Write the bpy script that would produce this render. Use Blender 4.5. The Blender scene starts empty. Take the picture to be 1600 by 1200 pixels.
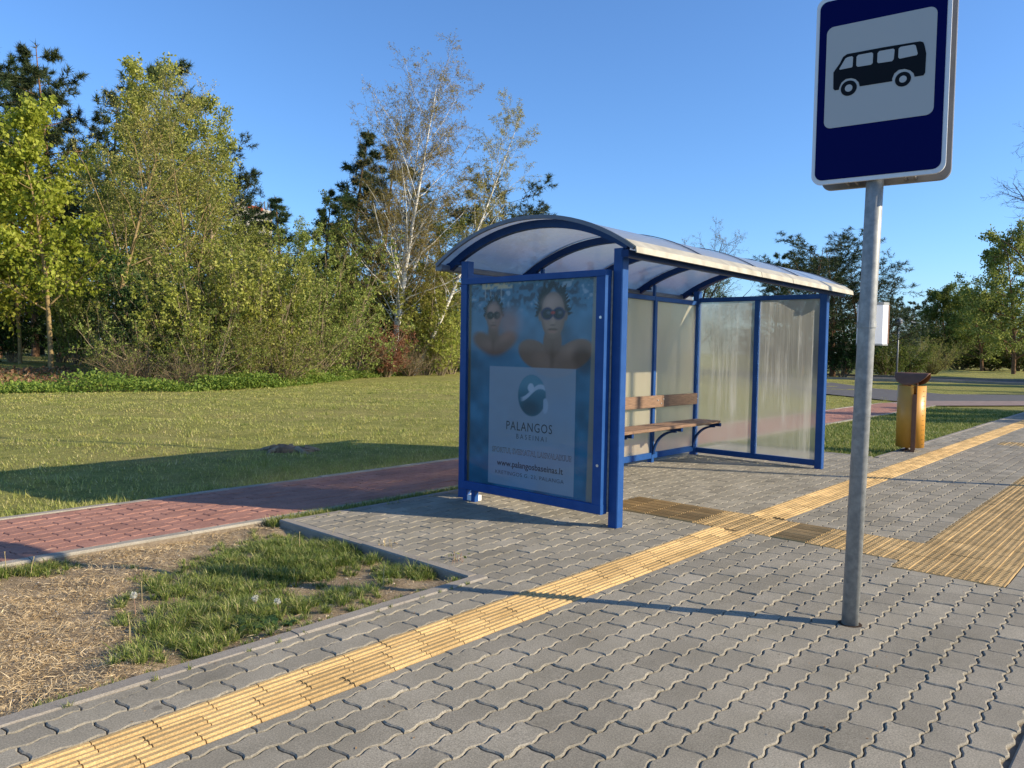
import bpy, math, random
import numpy as np
from mathutils import Vector, Matrix

rng = np.random.default_rng(11)
random.seed(11)
R = math.radians
ORD = 'first second third fourth fifth sixth seventh eighth ninth tenth eleventh twelfth thirteenth fourteenth fifteenth sixteenth'.split()
SC = bpy.context.scene
COL = SC.collection

# ------------------------------------------------------------------ camera
CAM_H, YAW, PITCH, ROLL, FPX = 1.30, R(41.768), R(2.562), R(1.0), 1187.9
fw = np.array([math.cos(YAW) * math.cos(PITCH), math.sin(YAW) * math.cos(PITCH), -math.sin(PITCH)])
r0 = np.array([math.sin(YAW), -math.cos(YAW), 0.0])
u0 = np.cross(r0, fw)
rt = r0 * math.cos(ROLL) + u0 * math.sin(ROLL)
up = u0 * math.cos(ROLL) - r0 * math.sin(ROLL)
EYE = np.array([0, 0, CAM_H])
cam = bpy.data.cameras.new('camera')
cam.sensor_width = 36
cam.lens = FPX / 1600 * 36
cam.clip_start = 0.05
cam.clip_end = 3000
cam_o = bpy.data.objects.new('camera', cam)
COL.objects.link(cam_o)
cam_o.matrix_world = Matrix(((rt[0], up[0], -fw[0], 0), (rt[1], up[1], -fw[1], 0), (rt[2], up[2], -fw[2], CAM_H), (0, 0, 0, 1)))
SC.camera = cam_o

# ------------------------------------------------------------------ light
SUN_EL, SUN_AZ = R(24.0), R(-61.0)          # direction towards the sun
sdir = Vector((math.cos(SUN_AZ) * math.cos(SUN_EL), math.sin(SUN_AZ) * math.cos(SUN_EL), math.sin(SUN_EL)))
world = bpy.data.worlds.new('World')
SC.world = world
world.use_nodes = True
wn = world.node_tree
wn.nodes.clear()
sky = wn.nodes.new('ShaderNodeTexSky')
sky.sky_type = 'NISHITA'
sky.sun_disc = False
sky.sun_elevation = SUN_EL
sky.sun_rotation = math.atan2(sdir.x, sdir.y)
sky.altitude = 0
sky.air_density = 1.0
sky.dust_density = 0.5
sky.ozone_density = 8.0
bg = wn.nodes.new('ShaderNodeBackground')
bg.inputs['Strength'].default_value = 0.15
wo = wn.nodes.new('ShaderNodeOutputWorld')
wn.links.new(sky.outputs[0], bg.inputs[0])
wn.links.new(bg.outputs[0], wo.inputs[0])
sun = bpy.data.lights.new('sun', 'SUN')
sun.energy = 5.0
sun.angle = R(0.5)
sun.color = (1.0, 0.86, 0.64)
sun_o = bpy.data.objects.new('sun', sun)
COL.objects.link(sun_o)
sun_o.rotation_euler = sdir.to_track_quat('Z', 'Y').to_euler()
SC.view_settings.view_transform = 'Standard'
SC.view_settings.look = 'None'
SC.view_settings.gamma = 1.0
SC.view_settings.exposure = 0.66
SC.cycles.use_denoising = True
SC.cycles.max_bounces = 10
SC.cycles.transparent_max_bounces = 16


# ------------------------------------------------------------------ helpers
def ray(px, py):
    return fw + rt * (px - 800) / FPX - up * (py - 600) / FPX


def gp(px, py, z=0.0):
    d = ray(px, py)
    return EYE + d * ((z - CAM_H) / d[2])


def onplane(px, py, pt, n):
    d = ray(px, py)
    return EYE + d * (np.dot(np.asarray(pt) - EYE, n) / np.dot(d, n))


def gpos(px, depth):
    """ground position seen in image column px at a forward distance"""
    for py in (536 + (px - 800) * 0.0175,):
        d = ray(px, py)
        d = d * depth
        return np.array([d[0], d[1], 0.0])


def zat(px, py, depth):
    return CAM_H + ray(px, py)[2] * depth


def tag(o, label=None, cat=None, group=None, kind=None):
    if label: o['label'] = label
    if cat: o['category'] = cat
    if group: o['group'] = group
    if kind: o['kind'] = kind
    return o


def link(o, parent=None):
    COL.objects.link(o)
    if parent is not None:
        o.parent = parent
    return o


def empty(name, loc=(0, 0, 0), rz=0, parent=None):
    o = bpy.data.objects.new(name, None)
    o.location = loc
    o.rotation_euler = (0, 0, rz)
    o.empty_display_size = 0.1
    return link(o, parent)


def mesh_np(name, V, faces_list, smooth=False):
    """V (n,3); faces_list: list of int arrays (m,k)"""
    me = bpy.data.meshes.new(name)
    V = np.asarray(V, dtype=np.float32)
    me.vertices.add(len(V))
    me.vertices.foreach_set('co', V.ravel())
    faces_list = [np.asarray(f, dtype=np.int32) for f in faces_list if len(f)]
    nl = sum(f.size for f in faces_list)
    npoly = sum(len(f) for f in faces_list)
    me.loops.add(nl)
    me.polygons.add(npoly)
    me.loops.foreach_set('vertex_index', np.concatenate([f.ravel() for f in faces_list]))
    tot = np.concatenate([np.full(len(f), f.shape[1], dtype=np.int32) for f in faces_list])
    st = np.concatenate(([0], np.cumsum(tot)[:-1])).astype(np.int32)
    me.polygons.foreach_set('loop_start', st)
    me.polygons.foreach_set('loop_total', tot)
    me.polygons.foreach_set('use_smooth', np.full(npoly, bool(smooth)))
    me.update(calc_edges=True)
    return me


class MB:
    """collects simple solids into one mesh"""
    def __init__(s):
        s.v, s.f = [], []

    def add(s, V, F):
        o = len(s.v)
        s.v += [tuple(map(float, a)) for a in V]
        s.f += [tuple(i + o for i in f) for f in F]
        return s

    def box(s, a, b, bev=0.0):
        x0, y0, z0 = a
        x1, y1, z1 = b
        if bev <= 0:
            V = [(x0, y0, z0), (x1, y0, z0), (x1, y1, z0), (x0, y1, z0), (x0, y0, z1), (x1, y0, z1), (x1, y1, z1), (x0, y1, z1)]
            F = [(3, 2, 1, 0), (4, 5, 6, 7), (0, 1, 5, 4), (1, 2, 6, 5), (2, 3, 7, 6), (3, 0, 4, 7)]
            return s.add(V, F)
        # chamfer the vertical-and-horizontal edges with a small octagonal profile along the longest axis
        d = [x1 - x0, y1 - y0, z1 - z0]
        ax = d.index(max(d))
        o = [i for i in range(3) if i != ax]
        lo, hi = (x0, y0, z0), (x1, y1, z1)
        p0, p1, q0, q1 = lo[o[0]], hi[o[0]], lo[o[1]], hi[o[1]]
        prof = [(p0 + bev, q0), (p1 - bev, q0), (p1, q0 + bev), (p1, q1 - bev), (p1 - bev, q1), (p0 + bev, q1), (p0, q1 - bev), (p0, q0 + bev)]
        V = []
        for e in (lo[ax], hi[ax]):
            for (p, q) in prof:
                c = [0, 0, 0]
                c[ax] = e; c[o[0]] = p; c[o[1]] = q
                V.append(c)
        F = [(i, (i + 1) % 8, 8 + (i + 1) % 8, 8 + i) for i in range(8)]
        F += [tuple(range(7, -1, -1)), tuple(range(8, 16))]
        return s.add(V, F)

    def tube(s, pts, rad, n=10, caps=True):
        pts = [np.asarray(q, float) for q in pts]
        rad = rad if hasattr(rad, '__len__') else [rad] * len(pts)
        V = []
        for i, q in enumerate(pts):
            t = pts[min(i + 1, len(pts) - 1)] - pts[max(i - 1, 0)]
            t = t / np.linalg.norm(t)
            ref = np.array([0, 0, 1.0]) if abs(t[2]) < 0.9 else np.array([1.0, 0, 0])
            a = np.cross(ref, t); a /= np.linalg.norm(a)
            b = np.cross(t, a)
            for k in range(n):
                w = 2 * math.pi * k / n
                V.append(q + rad[i] * (math.cos(w) * a + math.sin(w) * b))
        F = []
        for i in range(len(pts) - 1):
            for k in range(n):
                F.append((i * n + k, i * n + (k + 1) % n, (i + 1) * n + (k + 1) % n, (i + 1) * n + k))
        if caps:
            F.append(tuple(range(n - 1, -1, -1)))
            F.append(tuple((len(pts) - 1) * n + k for k in range(n)))
        return s.add(V, F)

    def prism(s, poly, z0, z1, M=None):
        n = len(poly)
        V = [(x, y, z0) for x, y in poly] + [(x, y, z1) for x, y in poly]
        if M is not None:
            V = [M(v) for v in V]
        F = [tuple(range(n - 1, -1, -1)), tuple(range(n, 2 * n))]
        F += [(i, (i + 1) % n, n + (i + 1) % n, n + i) for i in range(n)]
        return s.add(V, F)

    def mesh(s, name, smooth=False):
        me = bpy.data.meshes.new(name)
        me.from_pydata(s.v, [], s.f)
        if smooth:
            me.polygons.foreach_set('use_smooth', np.ones(len(me.polygons), dtype=bool))
        me.update()
        return me

    def build(s, name, m, parent=None, smooth=False):
        me = s.mesh(name, smooth)
        if m is not None:
            me.materials.append(m)
        return link(bpy.data.objects.new(name, me), parent)


def obj(name, me, m=None, parent=None, loc=None):
    if m is not None and not me.materials:
        me.materials.append(m)
    o = bpy.data.objects.new(name, me)
    if loc is not None:
        o.location = loc
    return link(o, parent)


# ------------------------------------------------------------------ materials
class NT:
    def __init__(s, name):
        s.m = bpy.data.materials.new(name)
        s.m.use_nodes = True
        s.t = s.m.node_tree
        s.t.nodes.clear()
        s.out = s.n('ShaderNodeOutputMaterial')

    def n(s, kind, **kw):
        nd = s.t.nodes.new(kind)
        for k, v in kw.items():
            if k.startswith('i_'):
                nd.inputs[k[2:].replace('_', ' ')].default_value = v
            else:
                setattr(nd, k, v)
        return nd

    def l(s, a, b):
        s.t.links.new(a, b)

    def coord(s, which='Object', scale=(1, 1, 1)):
        c = s.n('ShaderNodeTexCoord')
        mp = s.n('ShaderNodeMapping')
        mp.inputs['Scale'].default_value = scale
        s.l(c.outputs[which], mp.inputs[0])
        return mp.outputs[0]

    def geo(s, scale=(1, 1, 1)):
        c = s.n('ShaderNodeNewGeometry')
        mp = s.n('ShaderNodeMapping')
        mp.inputs['Scale'].default_value = scale
        s.l(c.outputs['Position'], mp.inputs[0])
        return mp.outputs[0]

    def noise(s, vec, scale, detail=4, rough=0.6):
        nd = s.n('ShaderNodeTexNoise')
        nd.inputs['Scale'].default_value = scale
        nd.inputs['Detail'].default_value = detail
        nd.inputs['Roughness'].default_value = rough
        s.l(vec, nd.inputs['Vector'])
        return nd.outputs[0]

    def ramp(s, fac, stops):
        nd = s.n('ShaderNodeValToRGB')
        e = nd.color_ramp.elements
        while len(e) < len(stops):
            e.new(0.5)
        for el, (p, c) in zip(e, stops):
            el.position = p
            el.color = (*c, 1) if len(c) == 3 else c
        s.l(fac, nd.inputs[0])
        return nd.outputs[0]

    def mix(s, fac, a, b, mode='MIX'):
        nd = s.n('ShaderNodeMix', data_type='RGBA', blend_type=mode)
        for sock, v in ((nd.inputs[0], fac), (nd.inputs[6], a), (nd.inputs[7], b)):
            if hasattr(v, 'node'):
                s.l(v, sock)
            elif isinstance(v, (int, float)):
                sock.default_value = v
            else:
                sock.default_value = (*v, 1)
        return nd.outputs[2]

    def math(s, op, a, b=0.0):
        nd = s.n('ShaderNodeMath', operation=op)
        for sock, v in ((nd.inputs[0], a), (nd.inputs[1], b)):
            if hasattr(v, 'node'):
                s.l(v, sock)
            else:
                sock.default_value = v
        return nd.outputs[0]

    def bump(s, h, strength=0.3, dist=0.01):
        nd = s.n('ShaderNodeBump')
        nd.inputs['Strength'].default_value = strength
        nd.inputs['Distance'].default_value = dist
        s.l(h, nd.inputs['Height'])
        return nd.outputs[0]

    def bsdf(s, col, rough=0.8, spec=0.3, metal=0.0, normal=None, **kw):
        b = s.n('ShaderNodeBsdfPrincipled')
        for k, v in (('Base Color', col), ('Roughness', rough), ('Metallic', metal), ('Specular IOR Level', spec)):
            if hasattr(v, 'node'):
                s.l(v, b.inputs[k])
            elif isinstance(v, (int, float)):
                b.inputs[k].default_value = v
            else:
                b.inputs[k].default_value = (*v, 1)
        for k, v in kw.items():
            b.inputs[k.replace('_', ' ')].default_value = v
        if normal is not None:
            s.l(normal, b.inputs['Normal'])
        return b.outputs[0]

    def done(s, sh):
        s.l(sh, s.out.inputs['Surface'])
        return s.m


def rnd_obj(t, amount, vec=None):
    """value multiplier from the per-object random and the per-island random"""
    oi = t.n('ShaderNodeObjectInfo')
    g = t.n('ShaderNodeNewGeometry')
    a = t.math('ADD', oi.outputs['Random'], g.outputs['Random Per Island'])
    a = t.math('FRACT', a)
    a = t.math('MULTIPLY', a, 2 * amount)
    return t.math('ADD', a, 1 - amount)


def simple(name, c1, c2=None, scale=8, rough=0.8, spec=0.3, metal=0.0, bump=0.0, bscale=60, stretch=(1, 1, 1), rnd=0.0, bdist=0.004):
    t = NT(name)
    v = t.coord('Object', stretch)
    col = c1
    if c2 is not None:
        col = t.ramp(t.noise(v, scale, 5), [(0.3, c1), (0.7, c2)])
    if rnd > 0:
        k = rnd_obj(t, rnd)
        cc = t.n('ShaderNodeCombineColor')
        for i in range(3):
            t.l(k, cc.inputs[i])
        col = t.mix(1.0, col, cc.outputs[0], 'MULTIPLY')
    nrm = t.bump(t.noise(v, bscale, 4), bump, bdist) if bump > 0 else None
    return t.done(t.bsdf(col, rough, spec, metal, nrm))


def paver_mat(name, a, b, speck=0.25, rnd=0.10):
    t = NT(name)
    v = t.geo()
    col = t.ramp(t.noise(v, 3.0, 4), [(0.3, a), (0.7, b)])
    k = rnd_obj(t, rnd)
    cc = t.n('ShaderNodeCombineColor')
    for i in range(3):
        t.l(k, cc.inputs[i])
    col = t.mix(1.0, col, cc.outputs[0], 'MULTIPLY')
    fine = t.noise(v, 170, 4, 0.85)
    sp = t.ramp(fine, [(0.32, (1 - speck * 1.9,) * 3), (0.5, (1, 1, 1)), (0.68, (1 + speck * 2.2,) * 3)])
    col = t.mix(1.0, col, sp, 'MULTIPLY')
    # sand worn into the edges and old stains
    st = t.ramp(t.noise(v, 1.1, 6, 0.7), [(0.50, (0, 0, 0)), (0.74, (1, 1, 1))])
    col = t.mix(t.math('MULTIPLY', st, 0.30), col, tuple(c * 0.55 for c in a))
    st2 = t.ramp(t.noise(v, 7.0, 5, 0.75), [(0.62, (0, 0, 0)), (0.75, (1, 1, 1))])
    col = t.mix(t.math('MULTIPLY', st2, 0.3), col, (0.42, 0.36, 0.27))
    # chewing gum and oil spots
    vo = t.n('ShaderNodeTexVoronoi', feature='F1')
    vo.inputs['Scale'].default_value = 2.3
    t.l(v, vo.inputs['Vector'])
    gum = t.ramp(vo.outputs['Distance'], [(0.035, (1, 1, 1)), (0.05, (0, 0, 0))])
    col = t.mix(t.math('MULTIPLY', gum, 0.5), col, tuple(c * 0.35 for c in a))
    return t.done(t.bsdf(col, 0.88, 0.2, 0, t.bump(fine, 0.45, 0.002)))


def leaf_mat(name, stops, trans=0.45, rough=0.55, patch=0.0):
    t = NT(name)
    g = t.n('ShaderNodeNewGeometry')
    col = t.ramp(g.outputs['Random Per Island'], stops)
    oi = t.n('ShaderNodeObjectInfo')
    hsv = t.n('ShaderNodeHueSaturation')
    t.l(t.math('ADD', t.math('MULTIPLY', oi.outputs['Random'], 0.03), 0.485), hsv.inputs['Hue'])
    t.l(t.math('ADD', t.math('MULTIPLY', oi.outputs['Random'], 0.3), 0.85), hsv.inputs['Value'])
    if patch > 0:       # dry and lush areas of the sward
        v = t.geo()
        pn = t.math('ADD', t.math('MULTIPLY', t.noise(v, 0.9, 5, 0.7), 0.6), t.math('MULTIPLY', t.noise(v, 4.5, 4, 0.7), 0.4))
        dry = t.ramp(pn, [(0.36, (0.55, 0.66, 0.5)), (0.5, (1, 1, 1)), (0.64, (1.3, 1.14, 1.25))])
        col = t.mix(patch, col, t.mix(1.0, col, dry, 'MULTIPLY'))
    t.l(col, hsv.inputs['Color'])
    d = t.bsdf(hsv.outputs[0], rough, 0.25)
    tr = t.n('ShaderNodeBsdfTranslucent')
    t.l(hsv.outputs[0], tr.inputs['Color'])
    mx = t.n('ShaderNodeMixShader')
    mx.inputs[0].default_value = trans
    t.l(d, mx.inputs[1])
    t.l(tr.outputs[0], mx.inputs[2])
    return t.done(mx.outputs[0])


M = {}
M['paver'] = paver_mat('grey concrete paver', (0.215, 0.193, 0.146), (0.285, 0.255, 0.198), 0.24, 0.15)
M['redpaver'] = paver_mat('red concrete paver', (0.28, 0.138, 0.10), (0.36, 0.185, 0.135), 0.2, 0.10)
M['kerb'] = paver_mat('pale concrete kerb', (0.25, 0.225, 0.18), (0.34, 0.305, 0.245), 0.22, 0.12)
M['kerbdark'] = paver_mat('grey concrete kerb', (0.225, 0.20, 0.165), (0.285, 0.255, 0.21), 0.2, 0.06)
M['sand'] = simple('joint sand', (0.14, 0.11, 0.08), (0.26, 0.21, 0.15), 30, 0.95, 0.1, bump=0.5, bscale=300)
M['tactile'] = paver_mat('yellow tactile concrete', (0.365, 0.245, 0.105), (0.48, 0.33, 0.15), 0.2, 0.2)
def paint_mat(name, a, b, chip):
    t = NT(name)
    v = t.geo()
    col = t.ramp(t.noise(v, 7, 5), [(0.3, a), (0.7, b)])
    sc = t.ramp(t.noise(t.geo((55, 55, 18)), 1.0, 6, 0.8), [(0.66, (0, 0, 0)), (0.70, (1, 1, 1))])
    col = t.mix(t.math('MULTIPLY', sc, 0.55), col, chip)
    rub = t.ramp(t.noise(v, 2.2, 6, 0.8), [(0.55, (0, 0, 0)), (0.75, (1, 1, 1))])
    col = t.mix(t.math('MULTIPLY', rub, 0.25), col, tuple(c * 0.5 + 0.02 for c in a))
    return t.done(t.bsdf(col, 0.42, 0.18, 0, t.bump(t.noise(v, 60, 4), 0.15, 0.004)))


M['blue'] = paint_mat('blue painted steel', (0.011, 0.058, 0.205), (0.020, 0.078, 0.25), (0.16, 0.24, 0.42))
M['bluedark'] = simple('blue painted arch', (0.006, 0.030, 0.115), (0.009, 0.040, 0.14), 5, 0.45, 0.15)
M['galv'] = simple('galvanised steel', (0.19, 0.20, 0.20), (0.34, 0.345, 0.335), 26, 0.5, 0.3, metal=0.15, bump=0.05, bscale=50)
M['flash'] = simple('weathered zinc flashing', (0.28, 0.26, 0.205), (0.47, 0.44, 0.36), 6, 0.6, 0.25, metal=0.1)
M['gutter'] = simple('grey blue gutter', (0.10, 0.12, 0.16), (0.15, 0.17, 0.21), 6, 0.5, 0.4)
M['wood'] = simple('worn bench wood', (0.10, 0.058, 0.036), (0.29, 0.175, 0.105), 14, 0.6, 0.35, bump=0.4, bscale=30, stretch=(0.6, 12, 12))
M['binyellow'] = simple('yellow painted sheet', (0.54, 0.255, 0.035), (0.62, 0.305, 0.05), 4, 0.42, 0.45)
M['binbrown'] = simple('brown painted steel', (0.15, 0.065, 0.03), (0.20, 0.09, 0.045), 8, 0.5, 0.4)
M['black'] = simple('black print', (0.004, 0.005, 0.008), rough=0.5, spec=0.15)
M['signblue'] = simple('sign blue film', (0.0004, 0.003, 0.07), rough=0.4, spec=0.06)
M['signwhite'] = simple('sign white film', (0.46, 0.46, 0.45), rough=0.5, spec=0.15)
M['signrim'] = simple('sign rim', (0.72, 0.73, 0.74), rough=0.4, spec=0.5)
M['signback'] = simple('bare grey sign back', (0.20, 0.19, 0.19), (0.27, 0.26, 0.25), 6, 0.55, 0.4, metal=0.3)
M['asphalt'] = simple('asphalt', (0.085, 0.083, 0.085), (0.13, 0.125, 0.12), 6, 0.92, 0.2, bump=0.4, bscale=120)
M['bolt'] = simple('steel bolt', (0.6, 0.6, 0.6), rough=0.35, metal=0.8)
M['white'] = simple('white plastic', (0.74, 0.74, 0.76), (0.82, 0.82, 0.82), 6, 0.4, 0.4)
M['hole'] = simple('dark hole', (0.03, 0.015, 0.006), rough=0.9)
M['bark'] = simple('grey brown bark', (0.16, 0.12, 0.08), (0.36, 0.29, 0.19), 10, 0.9, 0.1, bump=0.5, bscale=30, stretch=(1, 1, 0.4))
M['barkpale'] = simple('pale bark', (0.34, 0.28, 0.19), (0.50, 0.44, 0.33), 8, 0.85, 0.1, bump=0.4, bscale=30, stretch=(1, 1, 2.5))
M['barkyellow'] = simple('yellowish bark', (0.17, 0.12, 0.055), (0.34, 0.25, 0.12), 9, 0.9, 0.1, bump=0.4, bscale=30)
M['barkpine'] = simple('pine bark', (0.10, 0.06, 0.04), (0.24, 0.14, 0.08), 10, 0.95, 0.1)
M['twig'] = simple('twigs', (0.14, 0.10, 0.06), (0.26, 0.20, 0.12), 6, 0.9, 0.1)
M['twigdark'] = simple('dark twigs', (0.045, 0.032, 0.024), (0.09, 0.065, 0.045), 6, 0.9, 0.1)
M['twigwarm'] = simple('olive twigs', (0.15, 0.135, 0.06), (0.26, 0.23, 0.11), 6, 0.9, 0.1)


def birch_mat():
    t = NT('white birch bark')
    v = t.coord('Object', (1, 1, 1))
    bands = t.noise(t.coord('Object', (3, 3, 16)), 1.3, 4, 0.7)
    col = t.ramp(bands, [(0.36, (0.05, 0.04, 0.035)), (0.44, (0.55, 0.52, 0.46)), (0.6, (0.80, 0.77, 0.70))])
    return t.done(t.bsdf(col, 0.75, 0.2))


M['birch'] = birch_mat()
L = {}
L['maple'] = leaf_mat('fresh maple leaves', [(0.0, (0.20, 0.22, 0.02)), (0.5, (0.31, 0.33, 0.035)), (1.0, (0.46, 0.45, 0.08))], 0.5)
L['olive'] = leaf_mat('olive spring leaves', [(0.0, (0.11, 0.15, 0.028)), (0.5, (0.21, 0.25, 0.045)), (1.0, (0.38, 0.39, 0.11))], 0.42)
L['yellow'] = leaf_mat('yellow green buds', [(0.0, (0.18, 0.205, 0.03)), (0.5, (0.32, 0.34, 0.055)), (1.0, (0.50, 0.49, 0.13))], 0.42)
L['green'] = leaf_mat('mid green leaves', [(0.0, (0.055, 0.09, 0.016)), (0.5, (0.11, 0.145, 0.025)), (1.0, (0.19, 0.22, 0.05))], 0.4)
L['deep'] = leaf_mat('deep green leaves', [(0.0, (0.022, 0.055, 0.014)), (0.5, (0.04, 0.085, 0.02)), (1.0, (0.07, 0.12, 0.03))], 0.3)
L['pine'] = leaf_mat('pine needles', [(0.0, (0.020, 0.042, 0.016)), (0.5, (0.042, 0.070, 0.022)), (1.0, (0.09, 0.105, 0.032))], 0.15)
L['birch'] = leaf_mat('birch catkins and buds', [(0.0, (0.20, 0.155, 0.035)), (0.5, (0.32, 0.265, 0.065)), (1.0, (0.46, 0.40, 0.13))], 0.35)
L['rust'] = leaf_mat('rusty dead leaves', [(0.0, (0.13, 0.055, 0.025)), (0.5, (0.22, 0.10, 0.045)), (1.0, (0.32, 0.16, 0.08))], 0.3)
L['nettle'] = leaf_mat('nettle leaves', [(0.0, (0.08, 0.14, 0.022)), (0.5, (0.16, 0.23, 0.035)), (1.0, (0.28, 0.33, 0.06))], 0.4)
L['grass'] = leaf_mat('green grass blades', [(0.0, (0.08, 0.12, 0.02)), (0.45, (0.165, 0.21, 0.04)), (0.80, (0.30, 0.32, 0.085)), (1.0, (0.55, 0.47, 0.24))], 0.35, patch=0.6)
L['lawn'] = leaf_mat('mown lawn blades', [(0.0, (0.24, 0.275, 0.058)), (0.5, (0.42, 0.445, 0.115)), (0.85, (0.56, 0.54, 0.175)), (1.0, (0.68, 0.60, 0.30))], 0.4, patch=1.0)
L['straw'] = leaf_mat('dry straw', [(0.0, (0.38, 0.27, 0.125)), (0.5, (0.68, 0.52, 0.27)), (1.0, (0.88, 0.73, 0.45))], 0.3)
L['litter'] = leaf_mat('leaf litter', [(0.0, (0.10, 0.05, 0.025)), (0.5, (0.22, 0.12, 0.06)), (1.0, (0.40, 0.26, 0.14))], 0.2)

# ------------------------------------------------------------------ terrain
EDGE_X = np.array([-400, -60, -10, 6, 10, 12.5, 20, 30, 37, 60, 120, 500.])
EDGE_Y = np.array([30, 27, 24.3, 23.2, 21.9, 22.0, 27.2, 32.5, 38, 54, 95, 330.])


def smooth(t):
    t = np.clip(t, 0, 1)
    return t * t * (3 - 2 * t)


def gz(x, y):
    x = np.asarray(x, float); y = np.asarray(y, float)
    d = y - np.interp(x, EDGE_X, EDGE_Y)
    z = -0.055 + 0.55 * smooth(d / 9.0)
    lawn = smooth((y - 7.5) / 4) * smooth((24 - y) / 6)
    z = z + lawn * 0.045 * (np.sin(x * 0.9 + 1.3 * np.sin(y * 0.5)) * np.sin(y * 0.8 + 0.6) + 0.5 * np.sin(x * 2.3 + y * 1.1) + 0.35 * np.sin(x * 4.9 - y * 2.3) * np.sin(y * 3.7 + x))
    near = ((x < 3.05) & (y > 2.9) & (y < 5.3))
    z = np.where(near, -0.10, z)
    return np.where((y < 2.9) & (y > 0.2), -0.12, np.where(y <= 0.2, -0.20, z))


def grid_mesh(name, xs, ys, zf, smooth_=True):
    X, Y = np.meshgrid(xs, ys, indexing='ij')
    V = np.stack([X.ravel(), Y.ravel(), zf(X, Y).ravel()], 1)
    nx, ny = len(xs), len(ys)
    i = np.arange(nx * ny).reshape(nx, ny)
    F = np.stack([i[:-1, :-1], i[1:, :-1], i[1:, 1:], i[:-1, 1:]], -1).reshape(-1, 4)
    return mesh_np(name, V, [F], smooth_)


def ground_mat():
    t = NT('lawn ground')
    v = t.geo()
    big = t.noise(v, 0.35, 5, 0.65)
    mid = t.noise(v, 2.2, 5, 0.7)
    fine = t.noise(v, 45, 3, 0.8)
    g = t.ramp(mid, [(0.25, (0.16, 0.165, 0.045)), (0.5, (0.27, 0.27, 0.075)), (0.75, (0.38, 0.34, 0.125))])
    dry = t.ramp(fine, [(0.3, (0.22, 0.17, 0.07)), (0.7, (0.42, 0.35, 0.15))])
    f = t.ramp(big, [(0.48, (0, 0, 0)), (0.68, (1, 1, 1))])
    col = t.mix(t.math('MULTIPLY', f, 0.6), g, dry)
    sp = t.ramp(fine, [(0.3, (0.55,) * 3), (0.7, (1.35,) * 3)])
    col = t.mix(1.0, col, sp, 'MULTIPLY')
    return t.done(t.bsdf(col, 0.95, 0.08, 0, t.bump(fine, 0.9, 0.05)))


M['ground'] = ground_mat()
gx = np.unique(np.concatenate([np.linspace(-700, -40, 14), np.linspace(-40, -4, 13), np.linspace(-4, 40, 89), np.linspace(40, 140, 41), np.linspace(140, 1400, 22), [3.04, 3.06]]))
gy = np.unique(np.concatenate([np.linspace(-700, -40, 12), np.linspace(-40, 0, 9), np.linspace(0, 45, 91), np.linspace(45, 140, 39), np.linspace(140, 1400, 22), [0.19, 0.21, 2.89, 2.91, 5.29, 5.31]]))
tag(obj('ground', grid_mesh('ground', gx, gy, gz), M['ground']), kind='structure')


def sheet(name, poly, z, m, thick=0.0):
    mb = MB()
    if thick:
        mb.prism(poly, z - thick, z)
    else:
        mb.add([(x, y, z) for x, y in poly], [tuple(range(len(poly)))])
    return tag(mb.build(name, m), kind='structure')


# ------------------------------------------------------------------ wavy pavers
PL, PW, WA = 0.2269, 0.1183, 0.0085       # length, row pitch, wave amplitude
PH = PL / 2
NS, NJ = 10, 5


def paver_outline(gap=0.0022):
    """outline of one paver whose left joint foot is at x=0 on its lower line y=0; counter-clockwise"""
    def wave(x):
        return WA * np.cos(2 * np.pi * (x + PH / 4) / PH)

    def joint(t):       # t from 0 (low line) to 1 (high line)
        return 0.0068 * np.sin(2 * np.pi * t)
    xs = np.linspace(0, PL, NS + 1)
    low = [(x, wave(x) + gap) for x in xs]
    high = [(x, PW + wave(x) - gap) for x in xs[::-1]]
    ts = np.linspace(0, 1, NJ + 1)[1:-1]
    rj = [(PL + joint(t), PW * t) for t in ts]
    lj = [(joint(t), PW * t) for t in ts[::-1]]
    low[0] = (gap, low[0][1]); low[-1] = (PL - gap, low[-1][1])
    high[0] = (PL - gap, high[0][1]); high[-1] = (gap, high[-1][1])
    rj = [(x - gap, y) for x, y in rj]
    lj = [(x + gap, y) for x, y in lj]
    return np.array(low + rj + high + lj)


PO = paver_outline()


def clip(poly, rect):
    x0, x1, y0, y1 = rect
    for ax, val, keep in ((0, x0, 1), (0, x1, -1), (1, y0, 1), (1, y1, -1)):
        out = []
        n = len(poly)
        for i in range(n):
            a, b = poly[i], poly[(i + 1) % n]
            da, db = keep * (a[ax] - val), keep * (b[ax] - val)
            if da >= 0:
                out.append(a)
            if (da > 0) != (db > 0) and da != db:
                t = da / (da - db)
                if 1e-6 < t < 1 - 1e-6:
                    out.append((a[0] + (b[0] - a[0]) * t, a[1] + (b[1] - a[1]) * t))
        poly = out
        if len(poly) < 3:
            return None
    return poly


def area(poly):
    p = np.asarray(poly)
    x, y = p[:, 0], p[:, 1]
    return 0.5 * np.sum(x * np.roll(y, -1) - y * np.roll(x, -1))


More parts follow.
